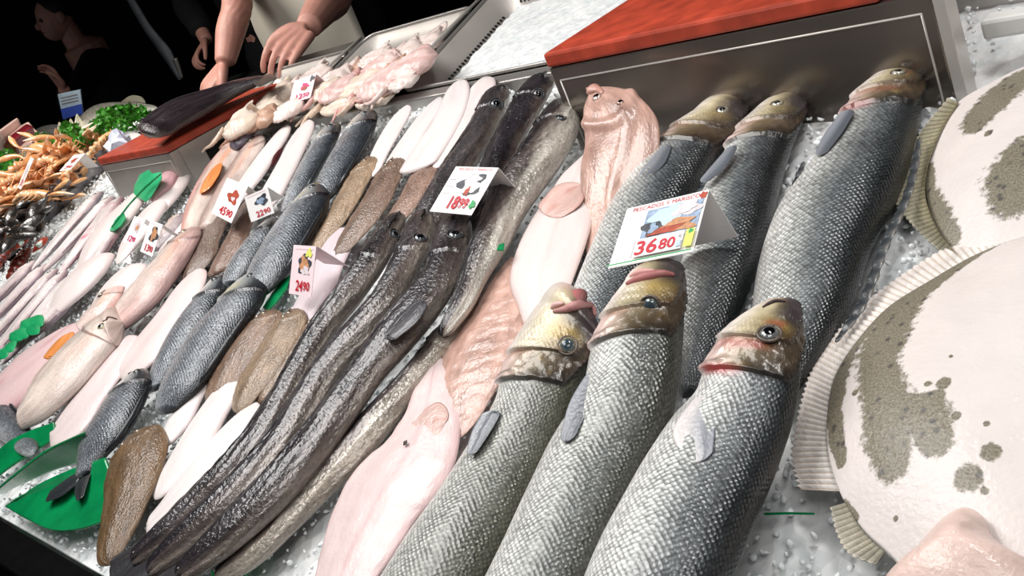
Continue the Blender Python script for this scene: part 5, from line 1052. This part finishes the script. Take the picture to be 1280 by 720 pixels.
# ------------------------------------------------------------------ langoustines and neighbours at the far end
tag(None or ice_sheet('crushed_ice', 'ice mound under the langoustines and parsley', -4.7, -2.99, 0.3, 1.27, -0.02, 0.006, 0.02, lambda U, V_: 0.075 * np.exp(-((U + 3.55) / 0.45) ** 2 - ((V_ - 0.98) / 0.28) ** 2)), None)
def mound(u, v): return -0.02 + 0.075 * math.exp(-((u + 3.55) / 0.45) ** 2 - ((v - 0.98) / 0.28) ** 2)
def make_langoustine():
    r = root('langoustine', 'orange langoustine in the heap by the steel divider', 'langoustine', (0, 0, 0), 'langoustines heaped on the ice')
    oc = lambda S, B, T, ln, sd: over(over(np.broadcast_to(lin('e2975c'), S.shape + (3,)), sm(np.abs(T), .3, 1) * 0.6, 'eec79a'), np.clip(np.sin(S * 50) * .5 + .2, 0, 1) * (S > .42) * .5, 'f2d7b4')
    seg = lambda S, B, T, TOP, ln: 0.0025 * np.sin(S * 50) * (S > .42)
    xs = np.linspace(0, 1, 7); wv = np.array([.2, .8, 1, .95, .8, .62, .5]) * 0.016; zz = np.array([0, .006, .008, .008, .01, .006, -.004])
    pts = (np.column_stack([0.02 * np.sin(xs * 2), 0.06 - 0.13 * xs, zz]) + np.column_stack([-wv, wv * 0, wv * 0]), np.column_stack([0.02 * np.sin(xs * 2), 0.06 - 0.13 * xs, zz]) + np.column_stack([wv, wv * 0, wv * 0]))
    lens('body', None, 'shell_skin', r, 0, 0.85, 50, 20, 1, oc, seg, rh=0.06, rt=0.04, pts=pts, nvec=(0, 0, 1))
    for s in (-1, 1):
        c = np.array([[s * .012, .045, .0], [s * .026, .07, .004], [s * .022, .10, .006], [s * .012, .135, .004]]); ww = np.array([.003, .0045, .0085, .0015]); dx = np.column_stack([ww, ww * 0, ww * 0])
        lens('claw', None, 'shell_skin', r, 0, 0.7, 30, 14, 1, lambda S, B, T, ln, sd: grad([(0, 'dd8f55'), (.7, 'e9b07c'), (1, 'f3e2cc')])(S), rh=0.08, rt=0.1, pts=(c - dx, c + dx), nvec=(0, 0, 1))
        for k in range(3):
            tube('walking_leg', [(s * .012, .03 - k * .016, .002), (s * .03, .04 - k * .02, .01), (s * .044, .03 - k * .024, -.006)], [.002, .0016, .0007], 'shell_skin', r, 5, 'e2a470')
    lens('tail_fan', None, 'shell_skin', r, 0, 0.2, 16, 16, 1, const('e8b27c'), rh=0.2, rt=0.1, pts=(np.array([[.008, -.066, -.004], [-.004, -.08, -.006], [-.006, -.092, -.008]]), np.array([[.028, -.066, -.004], [.04, -.08, -.006], [.042, -.092, -.008]])), nvec=(0, 0, 1))
    p, n = np.array([0.008, .052, .012]), np.array([.5, .3, .8]); eye(r, p, n, 0.0035, '1a1512', 0.2)
    return r
def copy_tree(o):
    c = o.copy(); COL.objects.link(c)
    for ch in o.children:
        d = ch.copy(); COL.objects.link(d); d.parent = c
    return c
proto = make_langoustine(); rr_ = np.random.default_rng(21); first = True
spots = []
for i in range(15):
    for j in range(6):
        spots.append((10 + i * 9.0 + rr_.uniform(-4, 4), 190 + j * 13 + rr_.uniform(-5, 5)))
spots = [(x, y) for x, y in spots if y < 292 - x * 0.78 + 30 * (x < 60) and y > 196 - 0.22 * max(0, x - 40) and not (x < 34 and y < 226)]
for k, (x, y) in enumerate(spots):
    o = proto if first else copy_tree(proto); first = False
    u, v, _ = uvw(P(x, y, 0.05)); lvl = mound(u, v) + 0.022 + rr_.uniform(0, 0.045); p = Q(u, v, lvl)
    q = uvw(P(x, y, lvl)); p = Q(q[0], q[1], lvl); o.location = p
    o.rotation_euler = (math.radians(14) + rr_.uniform(-.5, .5), rr_.uniform(-.6, .6), rr_.uniform(0, 6.28)); sc = rr_.uniform(0.95, 1.35); o.scale = (sc,) * 3
def parsley(label, c, rx, ry, w0, n, seed):
    r = np.random.default_rng(seed); V, Fc = [], []
    cu, cv, _ = uvw(P(c[0], c[1], w0)); e1 = np.array(uvw(P(c[0] + rx[0], c[1] + rx[1], w0))[:2]) - (cu, cv); e2 = np.array(uvw(P(c[0] + ry[0], c[1] + ry[1], w0))[:2]) - (cu, cv)
    shape = np.array([(0, 0), (.35, .25), (.9, .3), (.6, .5), (.95, .8), (.4, .75), (.2, 1.15), (0, .85), (-.2, 1.15), (-.4, .75), (-.95, .8), (-.6, .5), (-.9, .3), (-.35, .25)])
    for _ in range(n):
        a, rad = r.uniform(0, 6.28), math.sqrt(r.uniform(0, 1)); d2 = e1 * math.cos(a) * rad + e2 * math.sin(a) * rad
        p = Q(cu + d2[0], cv + d2[1], w0 + 0.045 * (1 - rad ** 2) + r.uniform(-.01, .012)); q, _r = np.linalg.qr(r.normal(size=(3, 3))); q[:, 2] = q[:, 2] if q[2, 2] > 0 else -q[:, 2]
        s = r.uniform(.008, .016); b = len(V)
        for x, y in shape: V.append(p + s * (q[:, 0] * x + q[:, 1] * y + q[:, 2] * 0.25 * abs(x)))
        Fc.append(tuple(range(b, b + len(shape))))
        Fc.pop(); Fc += [(b, b + i, b + i + 1) for i in range(1, len(shape) - 1)]
    o = mk('parsley', V, Fc, 'leaf_green', smooth=False); return tag(o, label, 'parsley', 'bunches of parsley')
parsley('long bunch of curly parsley in front of the big grey fish', (152, 156), (36, -14), (4, 10), 0.04, 700, 1)
parsley('bunch of parsley at the far corner beside the dark red fish block', (12, 207), (22, 0), (0, 14), 0.06, 450, 2)
parsley('small parsley tuft under the pale pointed leaves, nearer the langoustine claws', (66, 186), (14, -2), (2, 8), 0.07, 220, 3)
parsley('small parsley tuft between the pale leaves and the long parsley bunch', (100, 174), (13, -3), (2, 8), 0.07, 220, 4)
# pale pointed leaves
for i, (b, t, wd, lb) in enumerate([((50, 186), (45, 166), 10, 'lowest pale pointed leaf of the fan, nearest the corner'), ((57, 183), (52, 164), 10, 'second pale pointed leaf of the fan from the corner'), ((78, 178), (74, 152), 12, 'pale pointed leaf under the blue and white sign'), ((92, 176), (88, 148), 13, 'tall pale pointed leaf in the middle of the fan'), ((102, 172), (96, 142), 13, 'tallest pale pointed leaf, touching the sign'), ((108, 168), (105, 150), 12, 'last pale pointed leaf of the fan, against the big grey fish')]):
    Y = 1.26; p0, p1 = PY(*b, Y), PY(*t, Y - 0.02); d = p1 - p0; sx = np.array([wd / 5.2 * 0.0145, 0.0, 0]); ks = np.array([.35, .8, 1, .85, .5, .12]); f = np.linspace(0, 1, 6)
    Lp = np.array([p0 + d * a - sx * k for a, k in zip(f, ks)]); Rp = np.array([p0 + d * a + sx * k for a, k in zip(f, ks)])
    l = lens('chicory_leaf', None, 'gurnard_skin', None, 0, 0.3, 30, 20, 1, lambda S, B, T, ln, sd: grad([(0, 'f3efe2'), (.7, 'efe9d6'), (1, 'e3dcbb')])(S), rh=0.05, rt=0.12, pts=(Lp, Rp), nvec=(0, -1, 0.2)); tag(l.o, lb, 'leaf', 'fan of pale pointed leaves')
def bigfish(name, label, top, bot, mat, cf, depth_fn, ratio=0.7, eyeST=None, er=0.012, nvec=(0, -.75, .65), tails=(), group=None, **kw):
    Lp = np.array([depth_fn(*q) for q in top]); Rp = np.array([depth_fn(*q) for q in bot]); r = root(name, label, 'fish', (Lp[len(Lp) // 2] + Rp[len(Lp) // 2]) / 2, group)
    l = lens('body', None, mat, r, 0, ratio, 90, 44, kw.get('back', -1), cf, kw.get('dispf'), rh=0.06, rt=0.03, pts=(Lp, Rp), nvec=nvec)
    if eyeST: p, n = l.at(*eyeST); eye(r, p, n, er, '9a978c', 0.25)
    for t, b in tails: lens('fin', None, 'fin_skin', r, 0, 0.1, 20, 20, 1, const(kw.get('fincol', '4a4640')), rh=0.1, rt=0.1, pts=(np.array([depth_fn(*q) for q in t]), np.array([depth_fn(*q) for q in b])), nvec=nvec)
    return r
bigfish('salmon', 'long dark fish lying on the red board of the small steel block', [(184, 170), (192, 163), (216, 145), (246, 128), (282, 113), (313, 101), (333, 95)], [(187, 174), (196, 171), (221, 157), (250, 141), (285, 122), (316, 107), (335, 98)], 'hake_skin', lambda S, B, T, ln, sd: over(grad([(-1, '2a2226'), (-.1, '33292e'), (.3, '4b484c'), (.55, '8d8f92'), (.75, '5b5d60'), (1, '3a3b3e')])(B), sm(S, .2, .1) * .3, '4a3a34'), lambda x, y: PZ(x, y, 1.255), 0.52, (0.1, -.1), 0.009, dispf=lambda S, B, T, TOP, ln: TOP * 0.004 * np.exp(-np.clip(.2 - S, 0, 9) / .05) * (S < .2), tails=[([(316, 99), (332, 94), (342, 92)], [(322, 110), (338, 102), (346, 98)])])
bigfish('croaker', 'big pale grey fish lying behind the long bunch of parsley', [(96, 152), (106, 142), (120, 132), (140, 128), (164, 128), (184, 130), (196, 132)], [(104, 168), (116, 166), (134, 158), (154, 148), (172, 143), (188, 139), (197, 137)], 'bream_skin', lambda S, B, T, ln, sd: np.concatenate([grad([(-1, 'c9c4b6'), (-.2, 'b1ad9f'), (.4, '8a877c'), (1, '5b5952')])(B), 0.5 * np.ones(S.shape + (1,))], 2), lambda x, y: PY(x, y, 1.36), 0.6, (0.1, -.2), 0.012, tails=[([(150, 128), (166, 119), (178, 121)], [(156, 131), (172, 129), (184, 130)])], fincol='75705f')
bigfish('croaker', 'second grey fish half hidden behind the pale leaves', [(40, 168), (52, 160), (66, 156), (80, 156)], [(46, 184), (58, 186), (72, 184), (84, 180)], 'bream_skin', lambda S, B, T, ln, sd: np.concatenate([grad([(-1, 'a5a29a'), (.4, '6d6c68'), (1, '46464a')])(B), 0.5 * np.ones(S.shape + (1,))], 2), lambda x, y: PY(x, y, 1.32), 0.6, (0.12, -.2), 0.01)
# blocks of fish meat in the corner
def chunk(name, label, px, Y, depth, mat, cat='fish piece'):
    V = [PY(x, y, Y) for x, y in px]; n = len(V); V = V + [v + np.array([0.01, depth, 0.015]) for v in V]
    o = mk(name, V, [tuple(range(n)), tuple(range(2 * n - 1, n - 1, -1))] + [(i, i + n, (i + 1) % n + n, (i + 1) % n) for i in range(n)], mat, smooth=False); b = o.modifiers.new('bevel', 'BEVEL'); b.width = 0.008; b.segments = 3; return tag(o, label, cat)
chunk('tuna_block', 'dark red block of fish between two pale pieces in the far corner', [(3, 182), (9, 172), (17, 176), (22, 194), (8, 198)], 1.16, 0.08, 'tuna_red')
chunk('fish_chunk', 'pink rounded chunk of fish at the corner left of the dark red block', [(-14, 172), (-2, 164), (4, 176), (5, 196), (-10, 202)], 1.18, 0.08, 'pale_meat')
chunk('fish_chunk', 'pale cut slice of fish right of the dark red block', [(22, 186), (36, 178), (42, 192), (34, 200), (26, 200)], 1.15, 0.05, 'pale_meat')
chunk('fish_head_piece', 'glossy pinkish fish head piece above the pale cut slice', [(10, 170), (18, 166), (26, 176), (34, 182), (22, 184), (14, 178)], 1.2, 0.06, 'pale_meat')
# crumpled paper beside the red board
r_ = np.random.default_rng(8); V = []; t_ = np.linspace(0, math.pi, 9)[1:-1]
c0 = PY(150, 182, 1.06)
for a in t_:
    for b in np.linspace(0, 2 * math.pi, 14, endpoint=False):
        k = r_.uniform(0.6, 1.2); V.append(c0 + np.array([0.05 * math.sin(a) * math.cos(b), 0.035 * math.sin(a) * math.sin(b), 0.04 * math.cos(a)]) * k)
V += [c0 + (0, 0, .042), c0 - (0, 0, .042)]; fc = grid_faces(7, 14); fc += [(98, (j + 1) % 14, j) for j in range(14)] + [(99, 84 + j, 84 + (j + 1) % 14) for j in range(14)]
tag(mk('crumpled_paper', V, fc, 'crumpled_paper', smooth=False), 'crumpled white paper beside the end of the red board', 'paper')
tag(lens('shellfish', [(158, 170, 164, 166), (160, 180, 176, 168), (168, 182, 180, 172)], 'white_sole_skin', None, 0.05, 0.4, 24, 18, 1, const('d8d4d0'), rh=0.3, rt=0.3).o, 'smooth pale shell piece at the head of the long dark fish', 'shell')
# dark mussels and two lobsters by the lower end of the divider
mus = [(8, 262), (20, 268), (34, 262), (12, 280), (28, 282), (44, 270), (6, 296), (22, 296), (38, 284), (52, 258), (58, 248), (4, 248), (66, 240), (48, 246), (14, 308), (-4, 280), (2, 270), (16, 272), (26, 274), (36, 274), (30, 290), (44, 278), (14, 290), (56, 268), (62, 256), (70, 248), (40, 254), (24, 258), (-6, 300), (50, 262), (74, 236), (80, 244), (34, 298), (0, 312), (46, 286)]
pm = None
for i, (x, y) in enumerate(mus):
    if pm is None:
        ww = np.array([.004, .012, .015, .013, .006]); c = np.column_stack([np.linspace(-.035, .035, 5), np.zeros(5), np.zeros(5)]); dy = np.column_stack([ww * 0, ww, ww * 0])
        l = lens('mussel', None, 'hake_skin', None, 0, 0.7, 24, 18, 1, const('26211f'), rh=0.15, rt=0.2, pts=(c - dy, c + dy), nvec=(0, 0, 1)); pm = l.o; tag(pm, 'dark mussel in the heap between the langoustines and the lobsters', 'mussel', 'dark mussels'); o = pm
    else: o = pm.copy(); COL.objects.link(o)
    o.location = P(x, y, 0.015 + 0.02 * (i % 3)); o.rotation_euler = (math.radians(14) + rr_.uniform(-.4, .4), rr_.uniform(-.4, .4), rr_.uniform(0, 6)); s = rr_.uniform(1.0, 1.6); o.scale = (s, s, s)
def lobster(label, h, t, wd, w0):
    r = root('lobster', label, 'lobster', P((h[0] + t[0]) / 2, (h[1] + t[1]) / 2, w0), 'dark red lobsters')
    cf = lambda S, B, T, ln, sd: over(np.broadcast_to(lin('7a2a1c'), S.shape + (3,)), sm(np.sin(S * 40 + 1), .2, .9) * .6, '2a1512')
    lens('body', ax(*h, *t, wd, 'long'), 'shell_skin', r, w0, .8, 50, 22, 1, cf, lambda S, B, T, TOP, ln: .003 * np.sin(S * 45) * (S > .4), rh=.1, rt=.08)
    d = np.array(t, float) - h; n = np.array([d[1], -d[0]]) / np.linalg.norm(d)
    for s in (-1, 1):
        a = np.array(h) + n * s * wd * .5; b = a - d * .5 + n * s * wd * .3
        lens('claw', ax(b[0], b[1], a[0], a[1], wd * .7, 'fish'), 'shell_skin', r, w0 + .01, .6, 30, 18, 1, const('9a3a22'), rh=.15, rt=.1)
        m_ = a * .5 + b * .5; lens('claw_band', ax(m_[0] - d[0] * .05, m_[1] - d[1] * .05, m_[0] + d[0] * .07, m_[1] + d[1] * .07, wd * .55, 'long'), 'fin_skin', r, w0 + .014, .75, 12, 18, 1, const('cfe0d4'), rh=.2, rt=.2)
lobster('dark red lobster with pale banded claws, nearer the pale fish', (34, 312), (10, 352), 15, 0.0)
lobster('dark red lobster with pale banded claws, farther out by the mussels', (12, 308), (-14, 344), 14, 0.0)

# ------------------------------------------------------------------ people behind the counter
def body_mesh(name, chains, blobs, voxel, mat, parent, smooth_it=6):
    V, Fc = [], []
    for path, rad in chains:
        path = np.asarray(path, float); m0 = len(path); k = np.linspace(0, 1, m0); n1 = max(3, (m0 - 1) * 5 + 1); s = np.linspace(0, 1, n1)
        path = catmull(k, path, s); rad = np.interp(s, k, rad); T = np.gradient(path, axis=0); T /= np.linalg.norm(T, axis=1, keepdims=True) + 1e-9
        b0 = len(V); n = 14
        ref = np.array([0.3, 0.5, 0.8])
        for i in range(n1):
            a = np.cross(T[i], ref); a /= np.linalg.norm(a) + 1e-9; b = np.cross(T[i], a)
            for j in range(n): t = 2 * math.pi * j / n; V.append(path[i] + rad[i] * (a * math.cos(t) + b * math.sin(t)))
        Fc += [tuple(x + b0 for x in f) for f in grid_faces(n1, n)]
        V += [path[0] - T[0] * rad[0] * .6, path[-1] + T[-1] * rad[-1] * .6]; e = len(V)
        for j in range(n): Fc.append((e - 2, b0 + (j + 1) % n, b0 + j)); Fc.append((e - 1, b0 + (n1 - 1) * n + j, b0 + (n1 - 1) * n + (j + 1) % n))
    for c, ra in blobs:
        c = np.asarray(c, float); ra = np.asarray(ra, float); b0 = len(V); A = np.linspace(0, math.pi, 14)[1:-1]; n = 20
        for a in A:
            for j in range(n): t = 2 * math.pi * j / n; V.append(c + ra * np.array([math.sin(a) * math.cos(t), math.sin(a) * math.sin(t), math.cos(a)]))
        Fc += [tuple(x + b0 for x in f) for f in grid_faces(12, n, flip=True)]; V += [c + (0, 0, ra[2]), c - (0, 0, ra[2])]; e = len(V)
        for j in range(n): Fc.append((e - 2, b0 + j, b0 + (j + 1) % n)); Fc.append((e - 1, b0 + 11 * n + (j + 1) % n, b0 + 11 * n + j))
    o = mk(name, V, Fc, mat, parent)
    import bmesh
    bm = bmesh.new(); bm.from_mesh(o.data); bmesh.ops.recalc_face_normals(bm, faces=bm.faces); bm.to_mesh(o.data); bm.free()
    rm = o.modifiers.new('fuse', 'REMESH'); rm.mode = 'VOXEL'; rm.voxel_size = voxel; rm.use_smooth_shade = True
    sm_ = o.modifiers.new('soft', 'SMOOTH'); sm_.factor = 0.5; sm_.iterations = smooth_it
    return o
def hand(wrist, palm_dir, side_dir, curl, scale=1.0, down=None):
    """fingers, thumb and palm as chains; palm_dir from wrist to knuckles, side_dir from little finger to index"""
    w_ = np.asarray(wrist, float); d = np.asarray(palm_dir, float); d /= np.linalg.norm(d); s = np.asarray(side_dir, float); s = s - d * (s @ d); s /= np.linalg.norm(s)
    n = np.cross(d, s)
    if down is not None and n @ np.asarray(down) < 0: n = -n
    ch = []
    for k, (off, L) in enumerate(((-.036, .062), (-.012, .076), (.012, .083), (.036, .074))):
        kn = w_ + (d * .088 + s * off) * scale; p = [w_ + (d * .02 + s * off * .6) * scale, kn]; a = curl * 0.6
        for q, seg in enumerate((.45, .32, .25)):
            p.append(p[-1] + (d * math.cos(a) + n * math.sin(a)) * L * seg * scale); a += curl * (1.0 if q == 0 else .7)
        ch.append((p, np.array([.013, .0105, .0085, .0078, .0062]) * scale))
    b = w_ + (d * .025 + s * .03) * scale
    ch.append(([w_ + d * .01 * scale, b, b + (d * .03 + s * .024 + n * .012) * scale, b + (d * .058 + s * .028 + n * .03) * scale, b + (d * .078 + s * .02 + n * .044) * scale], np.array([.016, .016, .0125, .0105, .0085]) * scale))
    return ch
def person(label, x, y, chains, blobs, cloth, extra, head_c, head=True, skin_m='human_skin'):
    r = root('person', label, 'person', (x, y, 0.0))
    hc = np.asarray(head_c, float)
    blobs = list(blobs)
    if head: blobs += [(hc, (.078, .098, .12)), (hc + (0, -.035, -.05), (.058, .07, .07)), (hc + (0, -.108, -.012), (.013, .02, .022)), (hc + (.08, .005, -.01), (.01, .022, .03)), (hc + (-.08, .005, -.01), (.01, .022, .03))]; chains = list(chains) + [([hc + (0, .03, -.06), hc + (0, .04, -.22)], [.058, .065])]
    body_mesh('body', chains, blobs, 0.0042, skin_m, r, 4)
    for nm, cch, cb, m_, vx in cloth: body_mesh(nm, cch, cb, vx, m_, r, 6)
    if head:
        body_mesh('hair', [], [(hc + (0, .028, .04), (.088, .1, .1))], 0.008, 'hair', r, 4)
        for s in (-1, 1): eye(r, hc + (s * .032, -.094, .012), (s * .15, -1, 0), .012, '5a4432', .3)
        tube('mouth', [hc + (-.022, -.103, -.052), hc + (0, -.108, -.05), hc + (.022, -.103, -.052)], [.002, .004, .002], 'tuna_red', r, 6)
    return r
# the fishmonger in the apron: both bare forearms reach over the counter
px_, py_ = -2.98, 2.02
H1 = PY(281, 80, 1.56); H2 = PY(385, 34, 1.5)
e1 = PY(296, -6, 1.72); e2 = PY(420, -14, 1.74)
s1 = np.array([px_ - .2, py_ - .02, 1.74]); s2 = np.array([px_ + .2, py_ - .02, 1.74])
tor = [([(px_, py_ + .02, 1.72), (px_, py_, 1.55), (px_, py_ + .02, 1.3), (px_, py_ + .03, 1.05), (px_, py_ + .03, .9)], [.13, .155, .15, .15, .15])]
ch = tor + [([s1, e1 * .5 + s1 * .5 + (-.05, 0, .02), e1, e1 * .45 + H1 * .55, H1 + (H1 - e1) * -.03], [.06, .055, .047, .044, .031]), ([s2, e2 * .5 + s2 * .5 + (.06, 0, .02), e2, e2 * .45 + H2 * .55, H2 - (H2 - e2) * .03], [.06, .055, .047, .046, .033])]
d1 = PY(268, 98, 1.52) - H1; d2 = -fwd * .55 + down * .65 - right * .45
ch += hand(H1, d1, (1, .25, 0.1), 0.85, 1.0, (0, 0.2, -1)) + hand(H2, d2, -right, 0.6, 1.08, down + fwd * .6)
for s in (-1, 1): ch.append(([(px_ + s * .09, py_ + .03, .95), (px_ + s * .1, py_, .5), (px_ + s * .1, py_ + .02, .08), (px_ + s * .1, py_ - .12, .04)], [.09, .06, .045, .035]))
apr = []
fm = person('fishmonger in a pale apron with bare forearms reaching over the squid and the dark fish', px_, py_, ch, [((px_, py_, 1.6), (.19, .12, .16))],
    [('dark_shirt', [([s1 + (0, 0, .02), e1 * .4 + s1 * .6 + (-.03, 0, .01)], [.075, .066]), ([s2 + (0, 0, .02), e2 * .4 + s2 * .6 + (.04, 0, .01)], [.075, .066])], [((px_, py_ + .02, 1.52), (.215, .145, .27)), ((px_, py_ + .03, 1.2), (.19, .15, .3))], 'dark_cloth', 0.01),
     ('trousers', [([(px_ + s * .09, py_ + .03, 1.0), (px_ + s * .1, py_, .5), (px_ + s * .1, py_ + .02, .08)], [.105, .08, .065]) for s in (-1, 1)], [((px_, py_ + .03, 1.0), (.18, .14, .12))], 'dark_cloth', 0.012)], None, (px_ + .02, py_ - .06, 2.0))
n1, n2 = 24, 30; AV = []
for i in range(n1):
    for j in range(n2):
        a = (j / (n2 - 1) - .5) * 2; z = 1.66 - .95 * i / (n1 - 1); hw = .14 + .12 * sm(np.array(i / (n1 - 1)), .1, .4)
        AV.append((px_ + .02 + a * hw, py_ - .185 - .03 * math.sin(i / (n1 - 1) * 3) + .13 * a * a + .006 * math.sin(a * 9 + i * .5), z))
ao = mk('apron', AV, grid_faces(n1, n2, False), 'apron', fm); q_ = ao.modifiers.new('solid', 'SOLIDIFY'); q_.thickness = .004
# a person in dark clothes next to the fishmonger
qx, qy = -4.28, 2.62
G = PY(258, 50, 2.3); ge = PY(235, -10, 2.45); gs = np.array([qx + .2, qy, 1.62])
ch = [([(qx, qy, 1.6), (qx, qy, 1.1), (qx, qy, .95)], [.13, .13, .13]), ([gs, ge, G], [.05, .042, .03])] + hand(G, PY(250, 62, 2.25) - G, (.8, .2, .4), .8, 1.0, (1, -.3, -.3))
for s in (-1, 1): ch.append(([(qx + s * .09, qy, .95), (qx + s * .1, qy, .5), (qx + s * .1, qy, .08), (qx + s * .1, qy - .12, .04)], [.08, .055, .045, .035]))
p2 = person('person in a black jacket with grey straps, one hand raised beside the fishmonger', qx, qy, ch, [], [('black_jacket', [([gs, ge, G * .8 + ge * .2], [.085, .07, .055])], [((qx, qy, 1.4), (.24, .16, .34)), ((qx, qy, 1.05), (.22, .16, .2))], 'dark_cloth', .012), ('trousers', [([(qx + s * .09, qy, 1.0), (qx + s * .1, qy, .5), (qx + s * .1, qy, .08)], [.105, .08, .065]) for s in (-1, 1)], [], 'dark_cloth', .012)], None, (qx, qy - .05, 1.83))
def strap(nm, px, Y, wd, mat='grey_cloth'):
    c = np.array([PY(x, y, Y_) for (x, y), Y_ in zip(px, Y)]); s = catmull(np.linspace(0, 1, len(c)), c, np.linspace(0, 1, 16)); ww = np.interp(np.linspace(0, 1, 16), np.linspace(0, 1, len(wd)), wd)
    V = []
    for p, k in zip(s, ww): V += [p - XV * k, p + XV * k, p + XV * k + (0, .012, 0), p - XV * k + (0, .012, 0)]
    mk(nm, V, grid_faces(16, 4) + [(0, 3, 2, 1), (60, 61, 62, 63)], mat, p2)
strap('grey_strap', [(160, -4), (182, 34), (206, 66), (224, 100)], [2.4, 2.38, 2.36, 2.34], [.03, .035, .05, .012])
strap('grey_strap', [(222, -2), (232, 12), (240, 26)], [2.42, 2.4, 2.38], [.012, .02, .012])
strap('metal_tag', [(217, 74), (222, 86), (226, 98)], [2.32, 2.32, 2.32], [.02, .014, .01], 'steel_edge')
# a shopper in the dark at the far end
wx, wy = -5.75, 2.55
G = PY(66, 96, 1.95); ge = PY(60, 140, 2.2); gs = np.array([wx + .1, wy - .05, 1.5])
HD = PY(68, 22, 2.5); wx, wy = HD[0], HD[1] + .02
ch = [([(wx, wy + .05, HD[2] - .2), (wx, wy + .05, 1.0)], [.12, .12]), ([(wx + .15, wy, HD[2] - .3), PY(90, 130, 2.1), PY(80, 112, 1.95)], [.05, .04, .028])] + hand(PY(80, 112, 1.95), PY(66, 92, 1.95) - PY(80, 112, 1.95), (1, 0, .4), .5, .95, (.4, -1, 0))
for s in (-1, 1): ch.append(([(wx + s * .09, wy, .95), (wx + s * .1, wy, .5), (wx + s * .1, wy, .08), (wx + s * .1, wy - .12, .04)], [.08, .055, .045, .035]))
person('shopper in dark clothes with a raised hand behind the blue and white sign', wx, wy, ch, [], [('dark_coat', [([(wx + .15, wy, HD[2] - .3), PY(90, 130, 2.1), PY(82, 116, 1.96)], [.085, .06, .045])], [((wx, wy + .05, HD[2] - .5), (.25, .16, .3)), ((wx, wy + .05, HD[2] - .85), (.25, .18, .35))], 'dark_cloth', .012)], None, HD)
bpy.context.view_layer.update()
